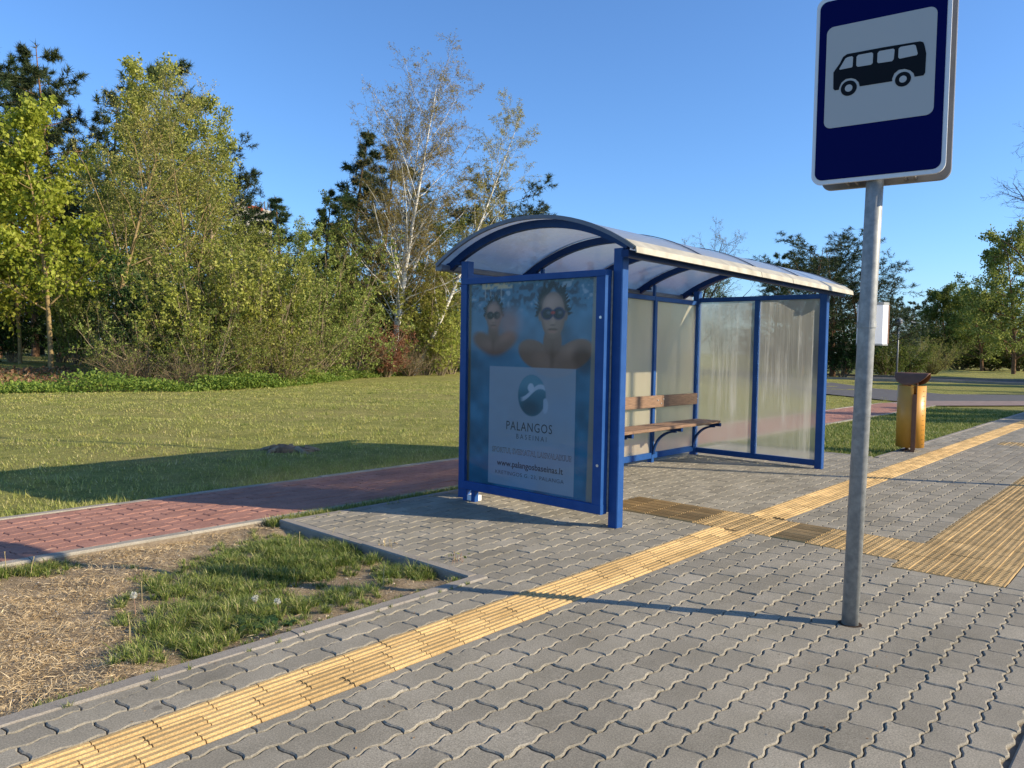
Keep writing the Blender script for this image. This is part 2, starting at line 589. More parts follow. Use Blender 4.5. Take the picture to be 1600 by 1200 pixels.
def slab(poly, bev=0.006, depth=0.03):
    """bevelled block with the given outline, top at z = 0"""
    p = np.asarray(poly, float)
    e = np.roll(p, -1, 0) - p
    ln = np.maximum(np.linalg.norm(e, axis=1, keepdims=True), 1e-9)
    nrm = np.stack([e[:, 1], -e[:, 0]], 1) / ln          # outward for CCW
    vn = nrm + np.roll(nrm, 1, 0)
    vn /= np.maximum(np.linalg.norm(vn, axis=1, keepdims=True), 0.35)
    q = p - vn * bev
    n = len(p)
    V = np.concatenate([np.c_[q, np.zeros(n)], np.c_[p, np.full(n, -bev * 0.75)], np.c_[p, np.full(n, -depth)]])
    i = np.arange(n); j = (i + 1) % n
    F4 = np.concatenate([np.stack([n + i, n + j, j, i], 1), np.stack([2 * n + i, 2 * n + j, n + j, n + i], 1)])
    return V, F4, np.arange(n)[None, :]


def inside(poly, rects):
    p = np.asarray(poly)
    b = np.array([p.min(0), p.max(0)])
    pts = np.array([(x, y) for x in np.linspace(b[0, 0], b[1, 0], 4) for y in np.linspace(b[0, 1], b[1, 1], 3)])
    ok = np.zeros(len(pts), bool)
    for (x0, x1, y0, y1) in rects:
        ok |= (pts[:, 0] >= x0) & (pts[:, 0] <= x1) & (pts[:, 1] >= y0) & (pts[:, 1] <= y1)
    return ok.all()


def inview(x, y, mx=350):
    d = np.array([x, y, -CAM_H])
    w = d @ fw
    if w < 0.4:
        return None
    px, py = 800 + FPX * (d @ rt) / w, 600 - FPX * (d @ up) / w
    if -mx < px < 1600 + mx and py < 1200 + 400:
        return px, py, w
    return None


def pave(parent, name, mat, rects, yline, xjoint, z, nmax=300, bev=0.0055):
    full = slab(PO - PO.mean(0), bev)
    pc = PO.mean(0)
    me_full = mesh_np(name, full[0], [full[1], full[2]])
    me_full.materials.append(mat)
    items = []
    ymin = min(r[2] for r in rects); ymax = max(r[3] for r in rects)
    xmin = min(r[0] for r in rects); xmax = max(r[1] for r in rects)
    k0 = int(math.floor((ymin - yline) / PW)) - 1
    k1 = int(math.ceil((ymax - yline) / PW)) + 1
    for k in range(k0, k1):
        off = xjoint + (PH if k % 2 else 0)
        i0 = int(math.floor((xmin - off) / PL)) - 1
        i1 = int(math.ceil((xmax - off) / PL)) + 1
        for i in range(i0, i1):
            c = np.array([off + i * PL, yline + k * PW])
            if not (xmin - .3 < c[0] < xmax + .1 and ymin - .2 < c[1] < ymax + .1):
                continue
            iv = inview(c[0] + PH, c[1] + PW / 2)
            if iv is None:
                continue
            poly = PO + c
            vis = 0 <= iv[0] <= 1600 and 0 <= iv[1] <= 1200
            if inside(poly, rects):
                items.append((iv[2] + (0 if vis else 50), None, c + pc))
            else:
                for rc in rects:
                    q = clip([tuple(a) for a in poly], rc)
                    if q is None or abs(area(q)) < 0.0016:
                        continue
                    # drop doubled points
                    w = [q[0]]
                    for a in q[1:]:
                        if abs(a[0] - w[-1][0]) + abs(a[1] - w[-1][1]) > 0.002:
                            w.append(a)
                    if len(w) < 4:
                        continue
                    items.append((iv[2] + (0.6 if vis else 50), np.array(w), None))
    items.sort(key=lambda t: t[0])
    for d, poly, c in items[:nmax]:
        dz = rng.normal(0, 0.0014)
        if poly is None:
            o = obj(name, me_full, None, parent, (c[0], c[1], z + dz))
        else:
            m0 = poly.mean(0)
            V, F4, FN = slab(poly - m0, min(bev, 0.004))
            me = mesh_np(name, V, [F4, FN])
            o = obj(name, me, mat, parent, (m0[0], m0[1], z + dz))
        o.rotation_euler = (rng.normal(0, 0.006), rng.normal(0, 0.004), rng.normal(0, 0.004))
    VV, FF, o0 = [], {}, 0
    for d, poly, c in items[nmax:]:
        if poly is None:
            V, F4, FN = full[0] + np.array([c[0], c[1], 0]), full[1], full[2]
        else:
            V, F4, FN = slab(poly, min(bev, 0.004))
        tilt = rng.normal(0, 0.005, 2)
        ctr = V[:, :2].mean(0)
        V = V.copy()
        V[:, 2] += z + rng.normal(0, 0.0009) + (V[:, :2] - ctr) @ tilt
        VV.append(V)
        for f in (F4, FN):
            FF.setdefault(f.shape[1], []).append(f + o0)
        o0 += len(V)
    if VV:
        me = mesh_np(name + '_field', np.concatenate(VV), [np.concatenate(f) for f in FF.values()])
        tag(obj(name + '_field', me, mat, parent), kind='stuff')
    return len(items)


XF = 24.0
pavement = sheet('pavement', [(-1.2, 0.38), (60, 0.38), (60, 3.0), (10.42, 3.0), (10.42, 5.0), (3.06, 5.0), (3.06, 2.96), (-1.2, 2.96)], -0.0125, M['sand'], 0.08)
SY0, SY1 = 2.343, 2.623        # long guidance strip
BX0, BX1, BY1 = 5.25, 5.85, 3.66   # crossing band of tactile tiles
TX0, TY0, TY1 = 5.06, 0.738, 1.338  # platform edge strip
PVB = [(XF, 60.0, 0.39, 2.99)]
pave(pavement, 'paver', M['paver'],
     [(-1.2, TX0 - .004, .39, SY0 - .004), (TX0 - .004, BX0 - .004, TY1 + .003, SY0 - .004), (BX1 + .004, XF, TY1 + .003, SY0 - .004), (TX0 - .004, XF, .39, TY0 - .004)],
     1.580, 2.2165, 0.0, 220)
pave(pavement, 'bay_paver', M['paver'],
     [(-1.2, 3.13, SY1 + .004, 2.937), (3.125, BX0 - .004, SY1 + .004, 4.93), (BX1 + .004, 10.38, SY1 + .004, 4.93), (BX0 - .004, BX1 + .004, BY1 + .004, 4.93), (10.38, XF, SY1 + .004, 2.95)],
     2.640, 1.190, 0.0, 80)
far_slab = MB().box((XF, 0.39, -0.012), (60, SY0 - .01, -0.001)).box((XF, SY1 + .01, -0.012), (60, 2.95, -0.001)).build('far_paving', M['paver'], pavement)


def kerbs(parent, a, b, w, z, h, step=1.0, m=None, seed=0):
    """line of kerb stones from a to b (left side of the line is their inner face)"""
    a = np.array(a, float); b = np.array(b, float)
    ln = np.linalg.norm(b - a); d = (b - a) / ln
    n = max(1, int(round(ln / step)))
    st = ln / n
    nn = np.array([-d[1], d[0]])
    me = MB().box((0.002, 0, -h), (st - 0.002, w, 0), 0).mesh('kerb_stone')
    # chamfered stone
    mb = MB()
    c = 0.008
    prof = [(0, -h), (w, -h), (w, -c), (w - c, 0), (c, 0), (0, -c)]
    V = [(0.002, p, q) for p, q in prof] + [(st - 0.002, p, q) for p, q in prof]
    F = [(5, 4, 3, 2, 1, 0), (6, 7, 8, 9, 10, 11)] + [(i, (i + 1) % 6, 6 + (i + 1) % 6, 6 + i) for i in range(6)]
    me = mb.add(V, F).mesh('kerb_stone')
    me.materials.append(m or M['kerb'])
    for i in range(n):
        p = a + d * st * i
        o = obj('kerb_stone', me, None, parent, (p[0], p[1], z + rng.normal(0, 0.002)))
        o.rotation_euler = (rng.normal(0, .004), rng.normal(0, .003), math.atan2(d[1], d[0]) + rng.normal(0, .0015))


kerbs(pavement, (-1.2, 2.942), (3.12, 2.942), 0.08, 0.004, 0.12, 0.62, M['kerbdark'])
kerbs(pavement, (3.118, 3.03), (3.118, 5.02), 0.075, 0.006, 0.14, 1.0, M['kerbdark'])
kerbs(pavement, (3.125, 4.936), (10.45, 4.936), 0.08, 0.004, 0.12, 1.0, M['kerbdark'])
kerbs(pavement, (10.455, 3.04), (10.455, 4.93), 0.07, 0.002, 0.12, 1.0, M['kerbdark'])
kerbs(pavement, (10.46, 2.956), (40, 2.956), 0.07, 0.002, 0.12, 1.0, M['kerbdark'])
kerbs(pavement, (-1.2, 0.06), (40, 0.06), 0.322, 0.0, 0.24, 1.0, M['kerbdark'])
sheet('road', [(-80, -8.2), (300, -8.2), (300, 0.055), (-80, 0.055)], -0.14, M['asphalt'])


# ------------------------------------------------------------------ tactile tiles
def rib_tile(lx, wy, narrow=1.0):
    """guidance tile: three ribs running along x"""
    p = [(0, -0.02), (0, -0.003)]
    pit = wy / 3
    for i, (bw, tw, h) in enumerate(((0.025, 0.0165, 0.0055), (0.025, 0.0165, 0.0055), (0.022, 0.010, 0.0045))):
        c = wy - pit * (i + 0.5)
        pass
    prof = []
    for i in (2, 1, 0):
        bw, tw, h = ((0.026, 0.0165, 0.0065), (0.026, 0.0165, 0.0065), (0.022, 0.0105, 0.005))[i]
        c = wy - pit * (i + 0.5)
        tw *= narrow
        prof += [(c - bw / 2, -0.003), (c - tw / 2, h), (c + tw / 2, h), (c + bw / 2, -0.003)]
    prof = [(0.0012, -0.022), (0.0012, -0.004)] + prof + [(wy - 0.0012, -0.004), (wy - 0.0012, -0.022)]
    n = len(prof)
    e = 0.0022
    V = [(e, a, b) for a, b in prof] + [(lx - e, a, b) for a, b in prof]
    F = [(i, n + i, n + i + 1, i + 1) for i in range(n - 1)]
    F = [tuple(reversed(f)) for f in F]
    F += [tuple(range(n)), tuple(range(2 * n - 1, n - 1, -1))]
    return V, F


def bump_tile(lx, wy):
    """warning tile: plate with one edge ridge and two rows of short bars"""
    mb = MB()
    e = 0.0018
    mb.box((e, e, -0.022), (lx - e, wy - e, 0.0))
    mb.add([(e, e, 0), (lx - e, e, 0), (lx - e, e + 0.014, 0), (e, e + 0.014, 0), (e, e + 0.003, .0024), (lx - e, e + 0.003, .0024), (lx - e, e + 0.010, .0024), (e, e + 0.010, .0024)],
           [(4, 5, 6, 7), (0, 1, 5, 4), (2, 3, 7, 6), (0, 4, 7, 3), (1, 2, 6, 5)])
    nb = 5
    for r in (0.40, 0.80):
        y = wy * r
        for i in range(nb):
            x = lx * (i + 0.5) / nb
            a, b, h = 0.0066, 0.0125, 0.0034
            V = [(x - a, y - b, 0.0002), (x + a, y - b, 0.0002), (x + a, y + b, 0.0002), (x - a, y + b, 0.0002),
                 (x - a * .5, y - b * .6, h), (x + a * .5, y - b * .6, h), (x + a * .5, y + b * .6, h), (x - a * .5, y + b * .6, h)]
            mb.add(V, [(4, 5, 6, 7), (0, 1, 5, 4), (1, 2, 6, 5), (2, 3, 7, 6), (3, 0, 4, 7)])
    return mb.v, mb.f


def lay_tiles(name, me, spots, z, nmax):
    spots = sorted(spots, key=lambda s: s[0] ** 2 + s[1] ** 2)
    for (x, y, rz) in spots[:nmax]:
        o = obj(name, me, None, pavement, (x, y, z + rng.normal(0, 0.0007)))
        o.rotation_euler = (rng.normal(0, .004), rng.normal(0, .003), rz + rng.normal(0, .0015))
    if len(spots) > nmax:
        mb = MB()
        V0 = np.array([v.co for v in me.vertices]); F0 = [tuple(p.vertices) for p in me.polygons]
        for (x, y, rz) in spots[nmax:]:
            mb.add(V0 + np.array([x, y, z]), F0)
        tag(mb.build(name + '_field', M['tactile'], pavement), kind='stuff')


MB().box((-.4, SY0 + .002, -.02), (34, SY1 - .002, -.0055)).build('strip_bed', M['tactile'], pavement)
TL, TW = 0.197, (SY1 - SY0) / 3
mb = MB(); mb.add(*rib_tile(TL, TW)); me_rib = mb.mesh('guidance_tile'); me_rib.materials.append(M['tactile'])
sp = []
for c in range(3):
    off = 1.293 + (0, 0.13, 0.065)[c]
    y = SY1 - TW * (c + 1)
    i = -9
    while True:
        x = off + i * TL
        if x > 34: break
        if x > -0.4 and not (BX0 - TL * 0.5 < x < BX1 - TL * 0.5):
            sp.append((x, y, 0))
        i += 1
lay_tiles('guidance_tile', me_rib, sp, 0.001, 290)
mb = MB(); mb.add(*bump_tile(0.2, 0.1)); me_bump = mb.mesh('warning_tile'); me_bump.materials.append(M['tactile'])
sp = []
for c in range(6):
    for i in range(36):
        sp.append((TX0 + i * 0.2, TY0 + c * 0.1, 0))
    for i in range(3):
        sp.append((BX0 + i * 0.2, TY1 + c * 0.1, 0))
        sp.append((BX0 + i * 0.2, 2.205 + c * 0.1, 0))
for c in range(4):
    for i in range(3):
        sp.append((13.4 + i * 0.2, 1.75 + c * 0.1, 0))
lay_tiles('warning_tile', me_bump, sp, 0.001, 300)
mb = MB(); mb.add(*rib_tile(0.2, 0.1, 0.4)); me_rib2 = mb.mesh('cross_guidance_tile'); me_rib2.materials.append(M['tactile'])
sp = []
for i in range(6):
    x = BX0 + (i + 1) * 0.1
    sp.append((x, 1.942, R(90)))
    for j in range(4):
        sp.append((x, 2.808 + j * 0.213, R(90)))
for (x, y, rz) in sp:
    o = obj('cross_guidance_tile', me_rib2, None, pavement, (x, y, -0.003))
    o.rotation_euler = (0, 0, rz)
    o.scale = (1.28 if y < 2 else 1.055, 1, 1.5)

# ------------------------------------------------------------------ red path
PZ = -0.02
path = sheet('red_path', [(-1.5, 5.17), (23.2, 5.17), (23.2, 6.59), (-1.5, 6.59)], PZ - 0.0125, M['sand'], 0.08)
pave(path, 'red_paver', M['redpaver'], [(-1.5, 21.0, 5.255, 6.505)], 5.372, 1.892, PZ, 300, 0.006)
MB().box((21.0, 5.255, PZ - .012), (23.2, 6.505, PZ - .001)).build('far_paving', M['redpaver'], path)
kerbs(path, (-1.5, 5.172), (23.2, 5.172), 0.08, PZ + .004, 0.12)
kerbs(path, (-1.5, 6.508), (23.2, 6.508), 0.08, PZ + .004, 0.12)
M['redgrey'] = simple('greyish red paving', (0.20, 0.145, 0.125), (0.28, 0.21, 0.18), 4, 0.9, 0.2)  # greyer and less red than the near pavers
sheet('red_path_bend', [(23.2, 5.25), (25.2, 3.9), (30, 1.0), (33, 1.0), (27.5, 4.6), (25.2, 6.2), (23.2, 6.5)], -0.022, M['redgrey'])
sheet('asphalt_path', [(24.6, 6.6), (27.8, 4.5), (33.5, 1.0), (38, 1.0), (31, 6.6), (33.5, 9.8), (44, 17), (60, 28), (58, 30.5), (36, 15.2), (27, 9.6)], -0.026, M['asphalt'])
sheet('side_road', [(47.2, -10), (52.5, -10), (53, 8), (51.5, 20), (44, 60), (37, 58), (43.5, 19), (46.6, 9)], -0.02, M['asphalt'])
def far_kerb(pts, w, h, name='road_kerb'):
    mb = MB()
    for a, b in zip(pts, pts[1:]):
        a = np.array(a); b = np.array(b); d = (b - a) / np.linalg.norm(b - a); n = np.array([-d[1], d[0]]) * w
        mb.prism([tuple(a), tuple(b), tuple(b + n), tuple(a + n)], -0.1, h)
    return tag(mb.build(name, M['kerb']), kind='structure')
far_kerb([(47.15, -10), (46.55, 9), (43.45, 19), (36.9, 58)], 0.16, 0.07)
far_kerb([(52.7, -10), (53.2, 8), (51.7, 20), (44.2, 60)], 0.16, 0.10)


# ------------------------------------------------------------------ clear and cloudy sheets
def poly_mat(name, tint, transp, diff, refr, stripes=0.0, axis=0, dirt=(0.55, 0.54, 0.48), dirt_amt=0.5, seed=0.0):
    """twin-wall plastic sheet: partly see-through, partly milky, with grime"""
    t = NT(name)
    v = t.geo()
    sep = t.n('ShaderNodeSeparateXYZ')
    t.l(v, sep.inputs[0])
    # vertical runs of lime and dirt
    runs = t.noise(t.geo((11 if axis == 0 else 11, 11, 0.55)), 1.0, 6, 0.75)
    blot = t.noise(t.geo((1.1, 1.1, 1.1)), 1.6, 5, 0.7)
    fines = t.noise(t.geo((60, 60, 1.2)), 1.0, 3, 0.7)
    d = t.math('MULTIPLY', t.ramp(runs, [(0.52, (0, 0, 0)), (0.66, (1, 1, 1))]), t.ramp(blot, [(0.3, (0.15,) * 3), (0.65, (1, 1, 1))]))
    d = t.math('ADD', d, t.math('MULTIPLY', t.ramp(fines, [(0.4, (0, 0, 0)), (0.75, (1, 1, 1))]), 0.35))
    if stripes > 0:
        w = t.n('ShaderNodeTexWave', wave_type='BANDS', bands_direction='X' if axis == 0 else 'Y')
        w.inputs['Scale'].default_value = 14.0
        t.l(v, w.inputs['Vector'])
        d = t.math('ADD', d, t.math('MULTIPLY', w.outputs['Fac'], stripes))
    dif = t.n('ShaderNodeBsdfDiffuse'); dif.inputs[0].default_value = (*dirt, 1)
    trl = t.n('ShaderNodeBsdfTranslucent'); trl.inputs[0].default_value = (*dirt, 1)
    milky = t.n('ShaderNodeMixShader'); milky.inputs[0].default_value = 0.55
    t.l(dif.outputs[0], milky.inputs[1]); t.l(trl.outputs[0], milky.inputs[2])
    tra = t.n('ShaderNodeBsdfTransparent'); tra.inputs[0].default_value = (*tint, 1)
    rf = t.n('ShaderNodeBsdfRefraction'); rf.inputs['Roughness'].default_value = 0.32; rf.inputs['IOR'].default_value = 1.12
    rf.inputs[0].default_value = (*tint, 1)
    clear = t.n('ShaderNodeMixShader'); clear.inputs[0].default_value = refr
    t.l(tra.outputs[0], clear.inputs[1]); t.l(rf.outputs[0], clear.inputs[2])
    body = t.n('ShaderNodeMixShader')
    fac = t.math('MINIMUM', t.math('ADD', t.math('MULTIPLY', d, dirt_amt), diff), 0.95)
    t.l(fac, body.inputs[0])
    t.l(clear.outputs[0], body.inputs[1]); t.l(milky.outputs[0], body.inputs[2])
    gl = t.n('ShaderNodeBsdfGlossy'); gl.inputs['Roughness'].default_value = 0.22
    fr = t.n('ShaderNodeLayerWeight'); fr.inputs[0].default_value = 0.5
    fin = t.n('ShaderNodeMixShader')
    t.l(t.math('ADD', t.math('MULTIPLY', t.math('POWER', fr.outputs['Facing'], 4.0), 0.7), 0.035), fin.inputs[0])
    t.l(body.outputs[0], fin.inputs[1]); t.l(gl.outputs[0], fin.inputs[2])
    return t.done(fin.outputs[0])


M['pc_back'] = poly_mat('cloudy back pane', (0.86, 0.86, 0.78), 0.3, 0.62, 0.8, 0.12, 0, (0.68, 0.61, 0.46), 0.35)
M['pc_side'] = poly_mat('streaked side pane', (0.80, 0.82, 0.78), 0.3, 0.26, 0.75, 0.20, 1, (0.58, 0.57, 0.50), 0.50)
M['pc_roof'] = poly_mat('milky roof sheet', (0.70, 0.76, 0.88), 0.3, 0.80, 0.5, 0.06, 1, (0.58, 0.62, 0.66), 0.15)


def glass_mat():
    t = NT('display glass')
    tra = t.n('ShaderNodeBsdfTransparent'); tra.inputs[0].default_value = (0.93, 0.95, 0.96, 1)
    gl = t.n('ShaderNodeBsdfGlossy'); gl.inputs['Roughness'].default_value = 0.05
    fr = t.n('ShaderNodeLayerWeight'); fr.inputs[0].default_value = 0.5
    mx = t.n('ShaderNodeMixShader')
    t.l(t.math('ADD', t.math('MULTIPLY', t.math('POWER', fr.outputs['Facing'], 4.5), 0.7), 0.03), mx.inputs[0]); t.l(tra.outputs[0], mx.inputs[1]); t.l(gl.outputs[0], mx.inputs[2])
    dust = t.n('ShaderNodeBsdfDiffuse'); dust.inputs[0].default_value = (0.5, 0.52, 0.52, 1)
    v = t.geo()
    scr = t.ramp(t.noise(t.geo((1, 3, 26)), 1.2, 5, 0.7), [(0.62, (0, 0, 0)), (0.70, (1, 1, 1))])
    blot = t.noise(v, 2.4, 5, 0.7)
    f = t.math('ADD', t.math('MULTIPLY', scr, 0.05), t.math('MULTIPLY', blot, 0.02))
    m2 = t.n('ShaderNodeMixShader')
    t.l(f, m2.inputs[0]); t.l(mx.outputs[0], m2.inputs[1]); t.l(dust.outputs[0], m2.inputs[2])
    return t.done(m2.outputs[0])


M['glass'] = glass_mat()

# ------------------------------------------------------------------ bus shelter
SX0, SX1 = 4.66, 8.88
SYF, SYB = 3.105, 4.70
sh = empty('bus_shelter', (SX0, SYF, 0))
tag(sh, 'blue steel bus shelter with arched milky roof, cloudy panes and bench', 'bus shelter')


def sbuild(mb, name, m, parent=sh, smooth=False):
    """parts are modelled in world coordinates; shift them into the shelter's own frame"""
    mb.v = [(x - SX0, y - SYF, z) for x, y, z in mb.v]
    return mb.build(name, m, parent, smooth)


POST = 0.082


def pane_y(x0, x1, y, z0, z1):
    return MB().add([(x0, y, z0), (x1, y, z0), (x1, y, z1), (x0, y, z1)], [(0, 1, 2, 3)])


def pane_x(x, y0, y1, z0, z1):
    return MB().add([(x, y0, z0), (x, y0, z1), (x, y1, z1), (x, y1, z0)], [(0, 1, 2, 3)])


for (x, y, h) in ((SX0, SYF, 2.055), (SX1 - POST, SYF, 2.07), (SX0, SYB, 2.06), (SX1 - POST, SYB, 2.085)):
    sbuild(MB().box((x, y, -0.05), (x + POST, y + POST, h), 0.006), 'post', M['blue'])
BXS = [SX0 + (SX1 - POST - SX0) * i / 4 for i in range(5)]
for x in BXS[1:-1]:
    sbuild(MB().box((x + .01, SYB + .012, -0.03), (x + 0.067, SYB + 0.072, 1.955), 0.004), 'back_post', M['blue'])
    sbuild(MB().box((x + .022, SYB + .03, 1.955), (x + 0.057, SYB + 0.062, 2.09), 0.003), 'roof_stub', M['blue'])
# roof arc
AC, AR, AZ = 3.97, 1.85, 2.352


def arcz(y, r=AR, z=AZ):
    return z - (r - math.sqrt(r * r - (y - AC) ** 2))


def arch(x0, x1, r, ztop, th, y0, y1, n=22):
    mb = MB()
    V = []
    for i in range(n + 1):
        y = y0 + (y1 - y0) * i / n
        zt = arcz(y, r, ztop)
        sl = -(y - AC) / math.sqrt(r * r - (y - AC) ** 2)
        nz = 1 / math.sqrt(1 + sl * sl); ny = -sl * nz
        V += [(x0, y, zt), (x1, y, zt), (x1, y - ny * th, zt - nz * th), (x0, y - ny * th, zt - nz * th)]
    F = []
    for i in range(n):
        a, b = i * 4, i * 4 + 4
        for k in range(4):
            F.append((a + k, a + (k + 1) % 4, b + (k + 1) % 4, b + k))
    F += [(3, 2, 1, 0), (4 * n, 4 * n + 1, 4 * n + 2, 4 * n + 3)]
    return mb.add(V, F)


def roof_sheet(x0, x1, r, z, y0, y1, n):
    V = []
    for i in range(n + 1):
        y = y0 + (y1 - y0) * i / n
        V += [(x0, y, arcz(y, r, z)), (x1, y, arcz(y, r, z))]
    return MB().add(V, [(2 * i, 2 * i + 1, 2 * i + 3, 2 * i + 2) for i in range(n)])


for i, x in enumerate(BXS):
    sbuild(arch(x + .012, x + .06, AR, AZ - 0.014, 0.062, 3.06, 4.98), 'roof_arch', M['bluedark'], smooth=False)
RX = [4.56, 5.72, 6.76, 7.80, 9.10]
for a, b in zip(RX, RX[1:]):
    sbuild(roof_sheet(a + .002, b - .002, AR, AZ - .003, 2.93, 5.0, 30), 'roof_sheet', M['pc_roof'], smooth=True)
for x in RX[1:-1]:
    sbuild(arch(x - .010, x + .010, AR, AZ + .008, 0.007, 2.945, 4.99), 'joint_strip', M['gutter'])
for x in (RX[0] + .002, RX[-1] - .014):
    sbuild(arch(x - .008, x + .016, AR, AZ + .006, 0.030, 2.94, 5.0), 'edge_trim', M['gutter'])
# eaves
for x0, x1 in ((4.55, 6.62), (6.63, 7.34), (7.35, 9.105)):
    mb = MB()
    ze = arcz(2.95)
    V = [(x, y, z) for x in (x0, x1) for (y, z) in ((3.02, arcz(3.02) + .012), (2.925, ze - .006), (2.918, ze - .050), (2.926, ze - .052), (2.935, ze - .012), (3.02, arcz(3.02) + .003))]
    F = [(i, (i + 1) % 6, 6 + (i + 1) % 6, 6 + i) for i in range(6)] + [(5, 4, 3, 2, 1, 0), (6, 7, 8, 9, 10, 11)]
    sbuild(mb.add(V, F), 'eave_flashing', M['flash'])
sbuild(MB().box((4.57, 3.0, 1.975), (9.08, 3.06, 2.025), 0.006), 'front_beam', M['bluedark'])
sbuild(MB().box((4.57, 4.93, 1.985), (9.06, 5.01, 2.04), 0.012), 'rear_gutter', M['gutter'])
for x in BXS:       # rafter feet reaching over the rear gutter
    sbuild(MB().box((x + .01, 4.80, 2.035), (x + .062, 4.98, 2.06), 0.004), 'rafter_foot', M['bluedark'])
# back wall
sbuild(MB().box((SX0 + POST, SYB + .016, 1.905), (SX1 - POST, SYB + .066, 1.958), 0.004), 'top_rail', M['blue'])
sbuild(MB().box((SX0 + POST, SYB + .016, 0.045), (SX1 - POST, SYB + .066, 0.115), 0.004), 'bottom_rail', M['blue'])
for a, b in zip(BXS, BXS[1:]):
    sbuild(pane_y(a + POST - .01, b + .012, SYB + .04, 0.112, 1.908), 'back_pane', M['pc_back'])
# far side wall
fx = SX1 - POST
sbuild(MB().box((fx + .016, SYF + POST, 1.945), (fx + .066, SYB, 2.0), 0.004), 'top_rail', M['blue'])
sbuild(MB().box((fx + .016, SYF + POST, 0.03), (fx + .066, SYB, 0.095), 0.004), 'bottom_rail', M['blue'])
sbuild(MB().box((fx + .014, 3.905, 0.096), (fx + .068, 3.965, 1.944), 0.004), 'mullion', M['blue'])
sbuild(pane_x(fx + .04, SYF + POST - .01, 3.91, 0.09, 1.95), 'side_pane', M['pc_side'])
sbuild(pane_x(fx + .04, 3.96, SYB + .01, 0.09, 1.95), 'side_pane', M['pc_side'])
# bench
for (y0, y1) in ((4.33, 4.44), (4.452, 4.562), (4.574, 4.66)):
    for (x0, x1) in ((4.95, 6.76), (6.766, 8.74)):
        sbuild(MB().box((x0, y0, 0.438), (x1, y1, 0.472), 0.005), 'seat_plank', M['wood'])
for (x0, x1) in ((4.95, 6.0), (6.006, 7.905), (7.911, 8.76)):
    sbuild(MB().box((x0, SYB - 0.035, 0.655), (x1, SYB - .004, 0.795), 0.005), 'backrest_plank', M['wood'])
for x in BXS[1:] + [BXS[0] + 0.3]:
    xx = x + .02 if x != BXS[-1] else x - 0.06
    mb = MB().box((xx, 4.335, 0.395), (xx + .04, SYB + .02, 0.437), 0.004)
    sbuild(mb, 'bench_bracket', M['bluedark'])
    pts = [(xx + .02, 4.40 + 0.30 * (1 - math.cos(a)), 0.395 - 0.29 * math.sin(a)) for a in np.linspace(0.0, 1.5, 10)]
    pts = [(xx + .02, 4.42 + 0.29 * math.sin(a), 0.39 - 0.29 * (1 - math.cos(a))) for a in np.linspace(0, R(88), 10)]
    mb = MB()
    V, F = [], []
    for (px_, py_, pz_) in pts:
        V += [(px_ - .018, py_, pz_ + .010), (px_ + .018, py_, pz_ + .010), (px_ + .018, py_ - .012, pz_ - .012), (px_ - .018, py_ - .012, pz_ - .012)]
    for i in range(len(pts) - 1):
        for k in range(4):
            F.append((i * 4 + k, i * 4 + (k + 1) % 4, i * 4 + 4 + (k + 1) % 4, i * 4 + 4 + k))
    F += [(3, 2, 1, 0), tuple(len(V) - 4 + k for k in range(4))]
    sbuild(mb.add(V, F), 'bench_brace', M['bluedark'])
for x, z in ((BXS[-1] - .04, .727), (BXS[3] + .04, .74), (7.88, .70), (7.93, .75)):
    sbuild(MB().tube([(x, SYB - .034, z), (x, SYB - .042, z)], 0.009, 8), 'bolt', M['bolt'])
# poster case
case = empty('poster_case', (0, 0, 0), 0, sh)
CX0, CX1, CY0, CY1, CZ0, CZ1 = 4.575, 4.655, 3.195, 4.690, 0.098, 1.898
FRW = 0.068


def cbuild(mb, name, m):
    mb.v = [(x - SX0, y - SYF, z) for x, y, z in mb.v]
    return mb.build(name, m, case)


cbuild(MB().box((CX0, CY0, CZ1 - .05), (CX1, CY1, CZ1), .004), 'case_frame', M['blue'])
cbuild(MB().box((CX0, CY0, CZ0), (CX1, CY1, CZ0 + .072), .004), 'case_frame', M['blue'])
cbuild(MB().box((CX0 + .002, CY0 + .002, CZ0 + .072), (CX1 - .002, CY0 + FRW + .012, CZ1 - .05)), 'case_frame', M['blue'])
cbuild(MB().box((CX0 + .002, CY1 - FRW, CZ0 + .072), (CX1 - .002, CY1 - .002, CZ1 - .05)), 'case_frame', M['blue'])
cbuild(MB().box((CX1 + .002, CY0 - .006, CZ0 + .01), (CX1 + .03, CY0 + .03, CZ1 - .005), .003), 'door_strip', M['galv'])
cbuild(MB().box((CX1 - .012, CY0 + .03, CZ0 + .03), (CX1 + .025, CY1 - .01, CZ1 - .01)), 'back_board', M['signback'])
gy0, gy1, gz0, gz1 = CY0 + FRW + .012, CY1 - FRW, CZ0 + .072, CZ1 - .05
cbuild(pane_x(CX0 + .014, gy0, gy1, gz0, gz1), 'case_glass', M['glass'])
for y in (CY1 - 0.09, CY1 - 0.19):
    cbuild(MB().box((CX0 + .012, y, -0.02), (CX0 + .06, y + .045, CZ0 + .001), .003), 'case_foot', M['blue'])
cbuild(MB().box((CX0 + .02, CY1 - .185, 0.004), (CX0 + .10, CY1 - .06, 0.05)), 'foot_plate', M['white'])
for z in (1.55, 0.46):
    ring = MB().tube([(CX0 + .0005, CY0 + .036, z), (CX0 - .003, CY0 + .036, z)], 0.011, 10)
    cbuild(ring, 'lock', M['bolt'])

# ------------------------------------------------------------------ poster
PX = CX0 + 0.035
poster = empty('poster', (PX, gy1, gz0))
tag(poster, 'faded blue swimming pool poster with two goggled swimmers behind glass', 'poster')


